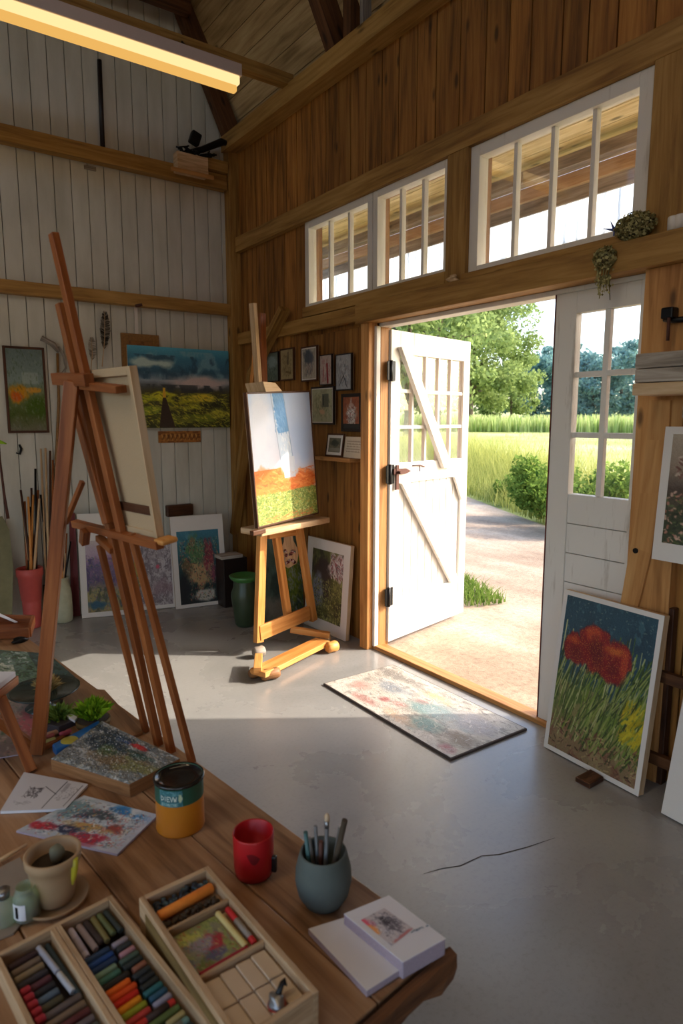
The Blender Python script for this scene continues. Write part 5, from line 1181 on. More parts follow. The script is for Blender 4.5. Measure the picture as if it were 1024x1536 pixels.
# ---- pastel box with two wells (left) and pastels
BA = TA; BB = TB
def boxpts(far_right, far_left, length, z): 
    A = P(*far_right, z); B = P(*far_left, z); return A, B
z1 = TZ+.035
FR = P(167, 1342, z1); FL = P(0, 1415, z1); U1 = (FR-FL); U1 = -TB; W1 = .188*1.06; L1 = .42   # FR corner, box extends -U1 and -TA
def B1(a, b, z=0): return V3((FR.x, FR.y, TZ))-TA*a+TB*b+UZ*z      # a toward the viewer, b to the left
pb = thing('pastel_box', 'open wooden box with two wells packed with pastels at the lower left', 'pastel box', B1(L1/2, W1/2))
wall = .009; RT = (TA, TB, UZ)
def bwall(a0, a1, b0, b1, nm, h=.035, mat='boxwood', z0=.0, F=B1, par=None, bev=.0012): return MB().box(F((a0+a1)/2, (b0+b1)/2, z0+h/2), (a1-a0, b1-b0, h), RT).build(nm, M[mat], par or pb, bevel=bev)
bwall(0, L1, 0, wall, 'side'); bwall(0, L1, W1-wall, W1, 'side'); bwall(0, wall, wall, W1-wall, 'side'); bwall(L1-wall, L1, wall, W1-wall, 'side')
MID = .094; bwall(wall, L1-wall, MID, MID+.0085, 'divider'); bwall(wall, L1-wall, MID+.0095, MID+.018, 'divider')
bwall(wall, L1-wall, wall, MID, 'well_floor', .006, 'framedark'); bwall(wall, L1-wall, MID+.018, W1-wall, 'well_floor', .006, 'framedark')
PM = {}
def pmat(c):
    if c not in PM: PM[c] = plain('pastel_%d_%d_%d' % c, c, .75, .22, 60)
    return PM[c]
proto = {}
def pastel(c, cname, p0, p1, rad, where, grp, wrap=None):
    root = thing('pastel_stick', '%s pastel stick, %s' % (cname, where), 'pastel', (p0+p1)/2-UZ*rad, grp); d = (p1-p0).normalized()
    MB().tube([p0, p0+d*.002, p1-d*.002, p1], [rad*.85, rad, rad, rad*.85], 8).build('stick', pmat(c), root)
    if wrap: MB().tube([p0+(p1-p0)*.35, p0+(p1-p0)*.85], rad*1.06, 8).build('wrapper', pmat(wrap), root)
ordn = ['first', 'second', 'third', 'fourth', 'fifth', 'sixth', 'seventh', 'eighth', 'ninth', 'tenth', 'eleventh', 'twelfth', 'thirteenth', 'fourteenth', 'fifteenth', 'sixteenth', 'seventeenth', 'eighteenth', 'nineteenth', 'twentieth', 'twenty-first', 'twenty-second', 'twenty-third', 'twenty-fourth']
r = rng(22)
# right well, lengthwise ones at the far end
g = 'pastels in the right well of the two-well box'
L0 = wall+.004
for i, (b, c, cn, l) in enumerate([(.080,(186,176,190),'pale lilac',.078), (.066,(150,134,132),'grey-mauve',.072), (.054,(54,40,34),'dark brown',.066), (.041,(120,110,62),'olive',.068), (.030,(92,100,60),'moss green',.060), (.018,(44,50,44),'dark green-black',.062)]):
    pastel(c, cn, B1(L0, b, .018), B1(L0+l, b+r.uniform(-.002,.002), .018), .0056, 'lying lengthwise at the far end of the right well', g, (170,160,172) if i == 0 else None)
rows = [((40,64,96),'dark blue',(150,140,150)), ((30,72,140),'bright blue',None), ((34,60,104),'navy',(176,130,140)), ((120,150,130),'sage green',(70,90,80)), ((70,120,104),'sea green',(40,50,50)), ((40,40,38),'black',(140,90,70)), ((236,110,30),'orange',None), ((226,84,24),'deep orange',(30,34,36)), ((206,40,24),'scarlet',(40,44,40)), ((236,150,30),'amber',(40,104,110)), ((150,160,40),'lime green',(40,84,110)), ((186,64,60),'brick red',(150,150,170)), ((196,50,44),'red',(60,44,40)), ((90,110,60),'leaf green',None), ((204,130,40),'ochre orange',(170,160,110)), ((110,150,150),'pale teal',(130,140,140)), ((236,160,30),'yellow-orange',None), ((60,90,80),'bottle green',None), ((210,60,40),'vermilion',None), ((50,66,100),'slate blue',None), ((180,150,60),'mustard',None)]
a0 = L0+.088
for i, (c, cn, wr) in enumerate(rows):
    a = a0+i*.0138; 
    if a > L1-.03: break
    full = r.random() < .45 and not cn in ('orange', 'deep orange', 'scarlet', 'amber')
    bl = MID-.004
    if full: pastel(c, cn, B1(a, bl, .0175+r.uniform(-.001,.002)), B1(a-.004, wall+.008, .0175), .0060, '%s crosswise row from the far end of the right well' % ordn[i], g, wr)
    else:
        md = r.uniform(.042,.052); pastel(c, cn, B1(a, bl, .018), B1(a-.002, md+.003, .018), .0062, 'left half of the %s crosswise row of the right well' % ordn[i], g)
        c2 = wr or (44,50,52); cn2 = {(40,64,96):'blue'}.get(c2, 'dark' if sum(c2) < 200 else 'muted coloured'); pastel(c2, cn2, B1(a-.002, md-.003, .0175), B1(a-.004, wall+.007, .0175), .0058, 'right half of the %s crosswise row of the right well' % ordn[i], g)
g = 'pastels in the left well of the two-well box'
pastel((168,172,186), 'pale blue-grey', B1(L0+.002, MID+.040, .0185), B1(L0+.075, MID+.034, .0185), .0055, 'lengthwise at the far right of the left well', g)
pastel((186,190,196), 'pale grey', B1(L0+.078, MID+.034, .0185), B1(L0+.128, MID+.030, .0185), .0052, 'lengthwise behind the pale blue-grey one in the left well', g)
pastel((40,54,58), 'dark teal', B1(L0+.004, MID+.027, .0165), B1(L0+.14, MID+.024, .0165), .0045, 'lengthwise against the right wall of the left well', g)
rows = [((60,40,44),'dark plum'), ((120,104,88),'taupe'), ((140,124,96),'khaki'), ((56,52,58),'charcoal'), ((92,50,60),'wine'), ((40,40,46),'soot black'), ((90,110,130),'grey-blue'), ((80,76,56),'dark olive'), ((100,90,88),'warm grey'), ((124,104,84),'fawn'), ((96,44,46),'oxblood'), ((110,100,106),'mauve grey'), ((80,84,80),'iron grey'), ((70,46,50),'maroon'), ((130,120,110),'stone'), ((64,70,70),'slate'), ((100,60,64),'rosewood'), ((60,60,70),'ink'), ((110,104,90),'sand grey'), ((76,50,46),'umber')]
for i, (c, cn) in enumerate(rows):
    a = L0+.014+i*.0165
    if a > L1-.03: break
    pastel(c, cn, B1(a, W1-wall-(.014 if 4 <= i <= 9 else .006), .0175), B1(a-.003, MID+(.046 if i < 8 else .024), .0175), .0066, '%s crosswise row from the far end of the left well' % ordn[i], g)
for i in range(5):
    a = L0+.014+(4+i)*.0165; pastel((176,44,60), 'crimson', B1(a+.002, W1-wall-.004, .023), B1(a+.001, W1-wall-.018, .023), .0062, '%s of the short crimson stubs along the left wall' % ordn[i], g)

# ---- three-compartment box
z2 = TZ+.065; F2 = P(312, 1298, z2); H2 = .065
W2 = (P(205,1342,z2)-F2).length; 
TA0, TB0, RT0 = TA, TB, RT; ca_, sa_ = math.cos(-.075), math.sin(-.075); TA = V3((TA0.x*ca_-TA0.y*sa_, TA0.x*sa_+TA0.y*ca_, 0)); TB = V3((-TA.y, TA.x, 0)); RT = (TA, TB, UZ)
def B2(a, b, z=0): return V3((F2.x, F2.y, TZ))-TA*a+TB*b+UZ*z
L2 = (P(500,1470,z2)-F2).length
bb = thing('divided_box', 'deep pale wooden box with three compartments and a metal clasp beside the sketchbook', 'box', B2(L2/2, W2/2))
k = .010
def w2(*a_, **kw): return bwall(*a_, F=B2, par=bb, **kw)
w2(0, L2, 0, k, 'side', H2); w2(0, L2, W2-k, W2, 'side', H2, 'boxwood'); w2(0, k, k, W2-k, 'side', H2); w2(L2-k, L2, k, W2-k, 'side', H2)
w2(.03, L2, W2, W2+.0015, 'side_lining', H2-.012, 'boxolive')
d1 = L2*.262; d2 = L2*.60
w2(d1, d1+.006, k, W2-k, 'divider', .048, z0=.012); w2(d2, d2+.006, k, W2-k, 'divider', .048, z0=.012)
w2(k, L2-k, k, W2-k, 'box_floor', .041, 'boxwood', bev=0); LIFT = .011
B2_ = B2
def B2(a, b, z=0): return B2_(a, b, z+LIFT)
# far compartment: dark pigment lumps, orange stick
r = rng(6); m = MB()
for i in range(60): m.blob(B2(k+.006+r.uniform(0,.028), k+.008+r.uniform(0, W2-2*k-.016), .036+r.uniform(0,.006)), (.006,.006,.005), i, .3, 7, 5)
tt = NT('dark_pigment_chips'); M['chips'] = tt.bsdf(tt.ramp(tt.noise(tt.coord('Object'), 90, 4), [(.4,(20,22,28)), (.52,(44,52,64)), (.6,(60,96,100)), (.7,(150,156,160))]), .6); o = m.build('pigment_chips', M['chips']); props(o, 'dark blue-black pigment chips filling the far compartment of the divided box', 'pigment', None, 'stuff')
pastel((226,130,40), 'thick orange', B2(.051, W2-k-.004, .042), B2(.046, k+.006, .044), .0095, 'lying across the far compartment of the divided box', None)
m = MB()
for i in range(26): m.blob(B2(.064+r.uniform(0,.008), k+.006+r.uniform(0, W2-2*k-.012), .034+r.uniform(0,.004)), (.005,.005,.004), i, .3, 7, 5)
o = m.build('pigment_crumbs', M['stemdark']); props(o, 'dark olive pigment crumbs in front of the thick orange stick', 'pigment', None, 'stuff')
# middle compartment: smeared palette tray with sticks
a = Art(110, 90, (140,136,110), 81).mottle((150,160,80), 6, .45, .12, .8).mottle((96,104,120), 6, .5, .12, .7, (0,.7,.3,1)).blob(.3,.2,.2,.15,(190,190,90),.6,.9).blob(.62,.5,.22,.2,(176,40,54),.6,.9).blob(.45,.45,.2,.2,(150,140,150),.7,.9).blob(.3,.8,.25,.15,(110,120,50),.7,.9).blob(.55,.75,.2,.1,(90,90,120),.7,.9).dabs(260,(0,1,0,1),[(200,196,120),(176,50,60),(120,120,110),(90,110,60)],.06,2,60,60,.5)
tr = thing('mixing_tray', 'paint-smeared mixing tray in the middle compartment of the divided box', 'tray', B2((d1+d2)/2, W2/2, .031))
MB().box(B2((d1+d2)/2+.003, W2/2+.012, .033), (d2-d1-.012, W2-2*k-.028, .004), RT).build('tray', M['boxwood'], tr)
a.surface('smeared_paint', B2(d1+.01, W2-k-.003, .0362), -TB*(W2-2*k-.034), -TA*(d2-d1-.018), M['impasto'], tr)
pastel((196,40,40), 'long red', B2(d1+.014, k+.008, .040), B2(d2-.008, k+.010, .040), .0055, 'against the right wall of the middle compartment', None, (150,140,130))
pastel((206,186,120), 'straw yellow', B2(d1+.012, k+.026, .040), B2(d2-.012, k+.024, .040), .0055, 'left of the long red stick in the middle compartment', None)
pastel((150,24,40), 'deep crimson', B2(d2-.006, W2-k-.006, .0415), B2(d2-.006, k+.024, .0415), .0048, 'lying along the near divider of the middle compartment', None)
# near compartment: cream blocks and clasp
M['cream'] = plain('cream_clay', (206,184,156), .7, .08)
cb = 0; names = ['far left', 'far left of centre', 'far right of centre', 'far right']
cw = (W2-2*k-.006)/4; ch = (L2-k-d2-.012)/2
for j in range(2):
    for i in range(4):
        root = thing('cream_block', 'flat cream block in the near compartment, %s row, %s' % ('far' if j == 0 else 'near', ['leftmost', 'second from left', 'third from left', 'rightmost'][i]), 'block', B2(d2+.009+ch*(j+.5), W2-k-.003-cw*(i+.5), .030), 'cream blocks in the near compartment')
        nn = B2(d2+.009+ch*(j+.5), W2-k-.003-cw*(i+.5), .0365); tl = V3((TA*math.cos(.0)+UZ*0)); g_ = .10; ax = (TA, (TB*math.cos(g_)+UZ*math.sin(g_)), (UZ*math.cos(g_)-TB*math.sin(g_)))
        MB().box(nn, (ch-.003, cw-.0018, .008), ax).build('block', M['cream'], root, bevel=.001)
c = B2(L2-.030, W2*.40, .046); root = thing('metal_clasp', 'small dented silver and red metal fitting lying on the cream blocks', 'fitting', c-UZ*.006)
MB().blob(c, (.012,.015,.010), 3, .15, 16, 10).build('bulb', M['steel'], root); MB().lathe(c-UZ*.007, [(0,-.001),(.013,0),(.014,.004),(.010,.007)], 18).build('red_base', M['red'], root)
MB().tube([c+V3((.004,.004,.006)), c+V3((.016,.012,.012)), c+V3((.022,.010,.013))], [.005,.004,.006], 8).build('spout', M['black'], root)

TA, TB, RT = TA0, TB0, RT0
# ---- clay planter with stone at left, saucer, glass jar
c = at_t(84, 1352); M['clay'] = plain('tan_clay', (168,138,104), .75, .2, 12); M['soil'] = plain('dark_soil', (58,46,36), .95, .4, 60, bs=.6)
root = thing('clay_planter', 'tan clay flowerpot with a yellow paint drip at the left of the table', 'flowerpot', c)
MB().lathe(c, [(0,.006),(.030,.006),(.034,.012),(.042,.062),(.046,.084),(.049,.086),(.050,.102),(.046,.104),(.0425,.098),(.040,.07),(0,.07)], 36).build('pot', M['clay'], root)
MB().lathe(c, [(0,.074),(.041,.076)], 24).build('soil', M['soil'], root)
MB().lathe(c, [(0,.0),(.046,.0),(.058,.008),(.060,.014),(.056,.013),(.046,.005),(0,.004)], 36).build('saucer', M['clay'], root)
f_ = (CR*.95+V3((-CF.x,-CF.y,0)).normalized()*.3).normalized(); MB().tube([c+f_*.0505+UZ*.100, c+f_*.047+UZ*.078, c+f_*.044+UZ*.060, c+f_*.041+UZ*.045], [.005,.007,.005,.002], 8).build('paint_drip', plain('yellow_paint', (190,180,50), .4), root)
cs = c+UZ*.088+V3((.008,.006,0)); root = thing('grey_stone', 'rounded olive-grey stone resting on the soil inside the clay flowerpot', 'stone', cs-UZ*.014)
MB().blob(cs+UZ*.004, (.014,.013,.018), 2, .06).build('stone', plain('olive_grey_stone', (104,100,80), .8, .2), root)
c = at_t(42, 1378); root = thing('glass_jar', 'small green glass jar with a white and black label in front of the flowerpot', 'jar', c)
MB().lathe(c, [(0,.001),(.020,.001),(.0225,.004),(.0225,.045),(.019,.052),(.017,.056),(.017,.062),(.0155,.062),(.0155,.055),(.020,.044),(.020,.005),(0,.004)], 28).build('glass', M['greenglass'], root)
MB().lathe(c, [(0,.005),(.0185,.005),(.0185,.034),(0,.035)], 24).build('contents', plain('pale_green_liquid', (120,136,104), .3), root)
ff = V3((-CF.x,-CF.y,0)).normalized(); lb = MB(); n0 = 0
for i in range(7):
    A = -.75+1.1*i/6; d = (ff*math.cos(A)+CR*math.sin(A))*.0235; lb.v += [c+d+UZ*.010, c+d+UZ*.040]
for i in range(6): lb.face((2*i, 2*i+2, 2*i+3, 2*i+1), [(0,0)]*4)
lb.build('paper_label', M['paper'], root)
lb = MB()
for i in range(3):
    A = -.45+.25*i/2; d = (ff*math.cos(A)+CR*math.sin(A))*.0239; lb.v += [c+d+UZ*.014, c+d+UZ*.036]
for i in range(2): lb.face((2*i, 2*i+2, 2*i+3, 2*i+1), [(0,0)]*4)
lb.build('black_mark', M['black'], root)
c = at_t(8, 1385); root = thing('small_bottle', 'squat grey-green bottle at the left photo edge beside the glass jar', 'bottle', c); MB().lathe(c, [(0,0),(.019,0),(.021,.004),(.021,.03),(.012,.042),(.010,.05),(0,.05)], 24).build('body', M['greenglass'], root); MB().lathe(c, [(0,.048),(.011,.048),(.012,.062),(0,.063)], 18).build('cap', M['steel'], root)
# thin brush lying from left toward the flowerpot
a_ = P(-25, 1308, TZ+.006); b_ = P(40, 1270, TZ+.006); root = thing('thin_paintbrush', 'thin pale wooden brush handle lying on the table left of the flowerpot', 'brush', (a_+b_)/2-UZ*.006); MB().tube([a_, (a_+b_)/2, b_], [.0035,.0045,.003], 8).build('handle', M['palewood'], root)
# slab of pale stone under jar
o = flatbox('stone_tile', [(-60,1330), (30,1285), (66,1345), (20,1400), (-60,1430)], TZ+.004, .004, plain('pale_stone', (140,126,112), .8, .15), None, .001); props(o, 'pale stone tile lying under the jar at the left photo edge', 'tile')
for nm in ('glass_jar', 'small_bottle', 'thin_paintbrush'):
    bpy.data.objects[nm].location.z += .0045

# ---- card, paper, canvas box
a = Art(170, 120, (176,186,196), 91).mottle((206,210,212), 6, .5, .15, .7)
for (x, y, rx, ry, c) in [(.3,.4,.12,.1,(40,54,84)), (.14,.8,.14,.09,(184,44,60)), (.38,.75,.14,.1,(44,50,80)), (.65,.85,.16,.12,(170,40,64)), (.75,.55,.1,.1,(150,70,60)), (.55,.6,.2,.08,(186,150,90)), (.5,.3,.2,.08,(70,80,84)), (.62,.12,.12,.08,(44,120,180)), (.9,.2,.1,.1,(96,150,200)), (.15,.3,.15,.2,(120,150,156))]: a.blob(x, y, rx, ry, c, .6, 1)
a.dabs(700,(.05,.95,.08,.95),[(220,220,220),(90,90,100),(180,80,80),(190,160,110),(70,90,110)],.03,1.8,30,90,.7).rect(.9,1,.0,1,(178,184,206),.5).rect(0,1,.94,1,(178,178,196),.5)
root = thing('art_card', 'spattered abstract art card in red and blue between the paper sketch and the paint tin', 'card', at_t(130, 1238))
q = [(24,1246), (126,1193), (237,1222), (176,1281)]
flatbox('card', q, TZ+.006, .0055, M['paperedge'], root, .001); flatart(a, 'printed_face', [q[1], q[2], q[3], q[0]], TZ+.0066, M['print'], root)
a = Art(120, 90, (206,204,206), 92); 
a.dabs(90,(.22,.42,.35,.62),[(60,56,60),(100,96,100)],.04,1.4,60,90,.8).line(.7,.05,.62,.95,1.6,(60,56,60)).line(.95,.1,.93,.9,1.4,(80,76,80)).line(.45,.3,.68,.5,1.4,(70,66,70)).rect(.72,.78,.1,.4,(150,146,150),.6).dabs(40,(.7,.93,.2,.7),[(120,116,120)],.03,1.2,0,90,.7).dabs(20,(.1,.4,.75,.85),[(150,146,150)],.05,1,0,20,.7)
root = thing('paper_sketch', 'curled white sheet with pencil sketches at the left of the table', 'sketch', at_t(65, 1190))
q = [(0,1217), (36,1158), (132,1176), (98,1213)]
flatbox('sheet', q, TZ+.008, .007, M['paper'], root, .001); flatart(a, 'pencil_drawing', [q[1], q[2], q[3], q[0]], TZ+.0088, M['print'], root)
a = Art(200, 170, (120,124,124), 93).mottle((176,178,176), 9, .5, .1, .9).mottle((40,56,70), 6, .5, .1, .8, (0,.75,.1,.8)).blob(.35,.35,.25,.2,(34,52,66),.6,1).blob(.6,.2,.12,.05,(190,50,50),.4,.8).blob(.45,.2,.12,.04,(40,80,130),.5,.9).blob(.7,.35,.12,.08,(44,74,66),.5,1).blob(.62,.62,.25,.16,(130,106,74),.6,1).blob(.85,.6,.18,.18,(130,130,80),.6,1).blob(.45,.5,.14,.12,(80,100,60),.6,1)
a.dabs(2200,(0,1,0,1),[(226,226,224),(60,70,78),(96,100,84),(160,146,110),(216,216,212),(44,50,56)],.014,1.5,45,90,.85); a.blob(.6,.18,.1,.04,(196,56,56),.3,.6)
root = thing('textured_canvas', 'thick-edged canvas with heavy speckled texture lying on the table below the near easel', 'canvas', at_t(170, 1160))
q = [P(75,1141,TZ+.035), P(158,1082,TZ+.035), P(272,1140,TZ+.035), P(195,1176,TZ+.035)]
q = [P(76,1139,TZ+.035), P(153,1082,TZ+.035), P(270,1138,TZ+.035), P(194,1177,TZ+.035)]
MB().prism(q, (0,0,-.035)).build('stretcher', M['frametan'], root, bevel=.002)
rs = np.random.RandomState(3)
def wc(s):
    X, Y = s.X[..., None], s.Y[..., None]; A, B, Cc, Dd = [np.array(v+UZ*.001-WLD[root.name]) for v in (q[1], q[2], q[3], q[0])]
    o_ = A*(1-X)*(1-Y)+B*X*(1-Y)+Cc*X*Y+Dd*(1-X)*Y; nz = vnoise(s.h, s.w, 30, 5, 3); ed = np.minimum(np.minimum(s.X, 1-s.X), np.minimum(s.Y, 1-s.Y)); o_[..., 2] += nz*.007*np.clip(ed*20, 0, 1); return o_
a.surface('textured_surface', WLD[root.name], V3((0,0,0)), V3((0,0,0)), M['impasto'], root, warp=wc)

# ---- far part of the table: board, painted glass panel, tray, dish, plant, trays
o = flatbox('plank_board', [(96,1032), (157,1034), (214,1096), (150,1128), (90,1090)], TZ+.012, .012, M['framebrown'] if False else M['table'], None, .002, tint=.15); props(o, 'worn brown plank board lying on the table under the leafy plant', 'board')
a = Art(150, 150, (96,120,108), 94).mottle((50,76,58), 8, .48, .1, .8).mottle((130,150,140), 10, .56, .08, .7, (0,1,0,.5)).mottle((206,206,190), 5, .5, .1, .9, (0,.5,.4,1)).mottle((200,210,204), 16, .6, .05, .8, (0,1,0,.4)).dabs(1400,(0,1,.1,.95),[(50,76,50),(90,120,80),(130,150,120),(34,50,40)],.02,1.5,50,90,.7).rect(.72,1,0,1,(44,62,66),.65)
root = thing('green_glazed_painting', 'large green foliage painting lying flat on the table under the left leg of the easel', 'painting', at_t(60, 1005))
q = [(-70,1030), (-40,972), (72,980), (120,1022)]
flatbox('panel', q, TZ+.014, .0135, M['framedark'], root, .001); flatart(a, 'painted_surface', [q[1], q[2], q[3], q[0]], TZ+.0148, M['glossart'], root)
a = Art(120, 120, (150,130,120), 95).mottle((190,150,130), 5, .5, .15, .8).mottle((60,90,60), 6, .56, .1, .8, (0,.6,.4,1)).blob(.9,.5,.2,.2,(176,96,100),.6,.8).dabs(500,(0,1,0,1),[(200,180,160),(90,110,80),(170,110,110),(120,110,100)],.03,2,30,90,.6)
root = thing('floral_print', 'large pink and green floral sheet lying on the table left of the easel leg', 'print', at_t(20, 1090))
q = [(-80,1150), (-50,1052), (60,1050), (66,1125)]
flatbox('sheet', q, TZ+.004, .0035, M['paperedge'], root, .0008); flatart(a, 'printed_face', [q[1], q[2], q[3], q[0]], TZ+.0046, M['print'], root)
# round dark dish on a foot with dried moss
c = P(68, 1062, TZ); M['darkglass'] = plain('dark_green_glass', (40,52,50), .12, .2)
Rr = .105
root = thing('footed_dish', 'dark green glass dish on a foot holding dried moss at the easel leg', 'dish', c+V3((0,.0,0)))
MB().lathe(c, [(0,0),(.055,0),(.058,.006),(.02,.014),(.014,.03),(.02,.048),(Rr*.9,.056),(Rr,.062),(Rr,.066),(Rr*.9,.061),(0,.057)], 40).build('dish', M['darkglass'], root)
def tuft(label, c, n, h, sp, mat, seed, name='moss_tuft', wd=.0025, cat='moss'):
    r = rng(seed); m = MB(); root = thing(name, label, cat, c)
    for _ in range(n):
        a, b = r.uniform(0,6.28), r.random(); p = c+V3((math.cos(a), math.sin(a), 0))*sp*.4*b; e = c+V3((math.cos(a+r.uniform(-.5,.5))*sp*b, math.sin(a+r.uniform(-.5,.5))*sp*b, h*r.uniform(.4,1)*(1-.4*b))); d = (e-p); s = d.cross(V3((r.gauss(0,1), r.gauss(0,1), .2))).normalized()*wd*r.uniform(.6,1.4)
        k = len(m.v); md = p.lerp(e,.5)+V3((0,0,h*.12)); m.v += [p-s*.4, p+s*.4, md+s, e, md-s]; m.face((k,k+1,k+2,k+3,k+4), [(0,0)]*5, r.random())
    m.build('stems', M[mat], root); return root
tuft('tuft of dried tan moss sitting in the dark glass dish', c+V3((.01,.0,.058)), 420, .06, .05, 'drygrass', 3)
M['potgreen'] = M['plantleaf']
c = P(140, 1086, TZ+.012); root = tuft('bright leafy green plant in a small tray at the right of the easel leg', c+UZ*.02, 330, .075, .058, 'plantleaf', 4, 'leafy_plant', .007, 'plant')
c2 = P(88, 1084, TZ+.012); tuft('darker green sprig left of the bright leafy plant', c2+UZ*.008, 200, .06, .06, 'bushleaf', 6, 'leafy_plant', .005, 'plant')
# planter tray holding it
root = thing('soil_tray', 'low wooden tray of earth in which the bright leafy plant grows', 'tray', c)
MB().lathe(c, [(0,0),(.04,0),(.045,.016),(.043,.02),(0,.02)], 24).build('soil', M['soil'], root); MB().lathe(c, [(.04,.0),(.047,.0),(.049,.018),(.045,.018),(.04,.0)], 24).build('rim', M['boxolive'], root)
M['blue'] = plain('blue_lacquer', (36,104,170), .35, .35, 14)
root = thing('blue_tin', 'low blue oblong tin with a yellow oval on its lid, behind the textured canvas', 'tin', at_t(115, 1112))
flatbox('tin', [(78,1116), (148,1080), (154,1090), (120,1110), (84,1124)], TZ+.034, .022, M['blue'], root, .003)
q0 = P(104,1110,TZ+.0345); MB().lathe(q0, [(0,.001),(.022,.0008),(.023,-.001)], 24).build('yellow_oval', plain('yellow_enamel', (176,160,60), .4), root)
bpy.data.objects['blue_tin'].scale = (1,1,1)
root = thing('dark_slate_box', 'dark slate-grey flat box lying behind the small paint tubes', 'box', at_t(90, 1085))
flatbox('box', [(66,1078), (98,1068), (116,1078), (88,1090), (68,1086)], TZ+.03, .026, plain('dark_slate', (64,58,64), .6, .1), root, .002)
o = flatbox('white_eraser', [(97,1072), (103,1069), (116,1075), (112,1081)], TZ+.038, .0075, M['paper'], None, .001); props(o, 'small white eraser on the dark slate-grey box', 'eraser')
for i, (px, py, c, lb) in enumerate([(72,1106,(190,110,110),'pink-red paint stub'), (80,1100,(206,160,130),'salmon paint stub'), (74,1112,(186,180,110),'pale yellow paint stub'), (98,1100,(190,90,110),'rose paint stub')]):
    q = P(px, py, TZ+.011); pastel(c, lb.replace(' paint stub',''), q-TB*.016+UZ*.001, q+TB*.016+UZ*.001, .0075, 'short stub lying loose behind the blue tin', 'loose stubs behind the blue tin')
# wooden tray at far left top
root = thing('wooden_tray', 'shallow orange-brown wooden tray at the far left end of the table', 'tray', P(15, 944, TZ))
q = [(-60,952), (-30,925), (50,927), (44,946)]
flatbox('tray_base', q, TZ+.012, .0115, M['easel'], root, .002)
qq = [P(x, y, TZ+.03) for x, y in q]; m = MB()
for i in range(4): m.beam(qq[i]-UZ*.008, qq[(i+1)%4]-UZ*.008, .014, .04)
m.build('tray_rim', M['easel'], root, bevel=.002)
a_ = P(-10, 921, TZ+.055); b_ = P(22, 934, TZ+.016); root = thing('palette_knife', 'white blade-like strip sticking out of the wooden tray', 'palette knife', b_); MB().prism([a_, a_+V3((.02,0,0)), b_+V3((.012,0,0)), b_], (0,0,.003)).build('blade', M['paper'], root); 
c = P(30, 964, TZ); root = thing('black_lump', 'small black charcoal lump on the table in front of the wooden tray', 'charcoal', c); MB().blob(c+UZ*.012, (.03,.018,.012), 8, .2).build('lump', M['black'], root)
# small stool-like stand with slanted leg and white pad
root = thing('tabletop_stand', 'small brown wooden stand with a slanted leg at the left photo edge', 'stand', P(40, 1158, TZ))
lt = P(0, 1036, TZ+.13); lb_ = P(47, 1157, TZ)
top = meet(0, 1045, lb_+V3((-.02,.02,0)), V3((CF.x,CF.y,0))); MB().beam(lb_+UZ*.003, top, .028, .026, (1,0,0)).build('leg', M['easel'], root, bevel=.002)
cc = top+CR*-.10+UZ*.012; MB().box(cc, (.22,.16,.024), (V3((CR.x,CR.y,0)), V3((-CR.y,CR.x,0)), UZ), L=0).build('seat', M['easel'], root, bevel=.003)
for dx, dy in ((-.17,.06), (-.05,.12)): 
    f = lb_+CR*dx+V3((CF.x,CF.y,0)).normalized()*dy; MB().beam(f+UZ*.003, cc+(f-cc)*.35+UZ*.0, .026, .024, (1,0,0)).build('leg', M['easel'], root, bevel=.002)
o = MB().box(cc+UZ*.020, (.215,.14,.014), (V3((CR.x,CR.y,0)), V3((-CR.y,CR.x,0)), UZ)).build('note_pad', M['paper'], bevel=.001); props(o, 'white note pad lying on the small stand at the left edge', 'note pad')
# houseplant whose leaf tip enters at the left
c = P(-120, 1000, TZ); root = thing('houseplant', 'houseplant at the left whose pointed green leaf tip enters the photo', 'plant', c)
MB().lathe(c, [(0,0),(.06,0),(.075,.12),(.08,.13),(.07,.125),(0,.11)], 24).build('pot', M['clay'], root)
lf = meet(10, 667, c, V3((CF.x,CF.y,0))); st = c+UZ*.5
MB().tube([c+UZ*.11, c+UZ*.35, c+UZ*.62, lf+CR*-.22+UZ*.0], [.008,.007,.005,.003], 7).build('stem', M['bushleaf'], root)
m = MB(); n = 10; A_ = lf+CR*-.22; 
for i in range(n+1):
    f = i/n; p = A_.lerp(lf, f)+UZ*(.03*math.sin(f*3.1)); w_ = .028*math.sin(math.pi*min(1, f*.95+.05))**.8*(1 if f < 1 else 0); s_ = (UZ*.75+V3((-CF.x,-CF.y,0))*.6).normalized(); m.v += [p-s_*w_, p+V3((0,0,.004)), p+s_*w_]
for i in range(n):
    for k in range(2): m.face((i*3+k, i*3+k+1, i*3+k+4, i*3+k+3), [(0,0)]*4, .6, True)
m.build('leaf', M['plantleaf'], root)

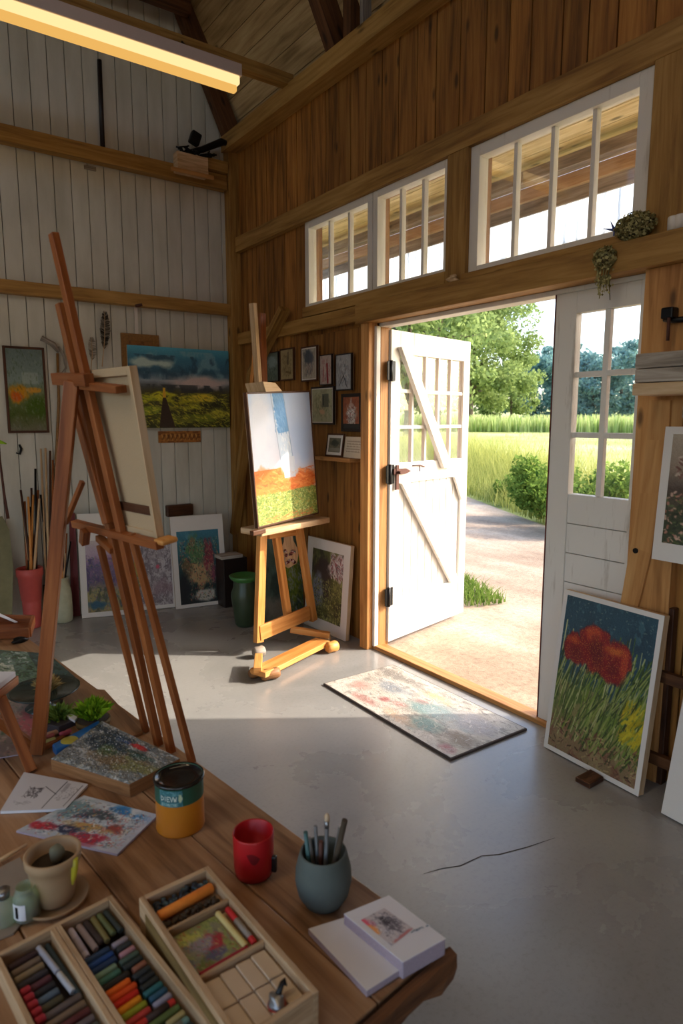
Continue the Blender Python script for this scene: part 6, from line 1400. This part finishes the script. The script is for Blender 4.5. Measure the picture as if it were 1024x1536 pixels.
# ================================================================== NEAR EASEL ON THE TABLE
def easel_a():
    f1 = P(290, 1146, TZ); f2 = P(218, 1099, TZ); W = (f2-f1).normalized(); f1 = f1+TB*.010; fm = (f1+f2)/2; fr = P(56, 1132, TZ)
    root = thing('tabletop_easel', 'tall brown wooden easel seen from behind, standing on the table at left', 'easel', V3((fm.x, fm.y, TZ)))
    E = M['easel']; vn = TA.copy()                                      # vertical plane through the feet and the rear foot
    pn = V3((-(fr-fm).y, (fr-fm).x, 0)).normalized()
    mf = P(258, 1130, TZ); mt = meet(80, 350, mf, pn)
    md = (mt-mf).normalized(); N = W.cross(md).normalized()          # canvas plane normal
    if N.dot(CAM-mf) > 0: N = -N                                      # pointing away from the camera
    Q = lambda x, y, off=0: meet(x, y, mf+N*off, N)
    def bar(p, q, w, d, nm, up=None, mt_=None): return MB().beam(p, q, w, d, up or N).build(nm, mt_ or E, root, bevel=.002)
    def onT(x, y):
        p = P(x, y, TZ); return p+UZ*.004
    bar(onT(257, 1130), Q(80, 350), .025, .018, 'mast')
    bar(onT(238, 1119)-N*.0, Q(90, 455), .025, .018, 'mast')
    bar(onT(288, 1145), Q(197, 800, -.004), .023, .015, 'leg'); bar(onT(219, 1099), Q(150, 818, -.004), .021, .015, 'leg')
    # centre inner post
    bar(Q(112, 600, -.006), Q(162, 785, -.006), .030, .02, 'inner_post')
    rt = Q(108, 572, -.03); bar(onT(56, 1132), rt, .034, .022, 'rear_leg', pn)
    bar(onT(50,1134)+UZ*.004, onT(96,1110)+UZ*.004, .014, .012, 'foot_rail', UZ)
    bar(Q(98, 785, -.06), Q(124, 722, -.02), .014, .012, 'brace')
    # head blocks
    bar(Q(84, 568, -.02), Q(134, 570, -.02), .030, .026, 'head_block'); bar(Q(126, 578, -.012), Q(182, 584, .0), .018, .030, 'top_holder')
    # lower tray
    bar(Q(112, 785, -.004), Q(240, 818, -.004), .020, .022, 'tray')
    c = Q(240, 812, .0); MB().box(c+N*.012-W*.006, (.042,.045,.014), (W, N, W.cross(N)), L=0).build('tray_end', M['easelorange'], root, bevel=.006)
    bar(Q(128, 795, -.02), Q(126, 815, -.02), .022, .022, 'knob_block'); bar(Q(148, 806, -.01), Q(170, 826, -.01), .018, .02, 'lower_block')
    # canvas seen from behind
    TLc, TRc, BRc = Q(103, 562, .02), Q(181, 553, .02), Q(241, 810, .02)
    U = -W; V = (TRc-BRc); h = V.length; V.normalize(); V = (V-U*V.dot(U)).normalized(); w_ = .30
    w_ = abs((TRc-TLc).dot(U)); BLp = BRc-U*w_; ctr = BRc-U*w_/2+V*h/2
    cr = thing('turned_canvas', 'stretched canvas on the near easel, seen from its raw back', 'canvas', BRc-U*w_/2)
    R = (U, V, N); t = .016
    MB().box(ctr+N*.006, (w_, h, .004), R).build('cloth', M['canvas'], cr)
    m = MB(); m.box(BRc-U*.008+V*h/2, (.016, h, t), R).box(BRc-U*(w_-.008)+V*h/2, (.016, h, t), R).box(BRc-U*w_/2+V*.010, (w_-.032, .020, t), R).box(BRc-U*w_/2+V*(h-.010), (w_-.032, .020, t), R)
    m.build('stretcher_bars', M['canvas'], cr, bevel=.0015)
    MB().box(BRc+U*.001+V*h/2, (.003, h, t+.003), R).build('canvas_edge', M['palewood'], cr)  # pale strip paints the side edge as if lit
    MB().box(BRc-U*(w_*.36)+V*(h*.17)-N*.002, (w_*.6, .022, .006), R).build('back_batten', M['framebrown'], cr, bevel=.001)
    MB().box(BRc-U*(w_*.36)+V*(h*.10)-N*.001, (w_*.6, .045, .003), R).build('back_label', M['canvas'], cr)
easel_a()
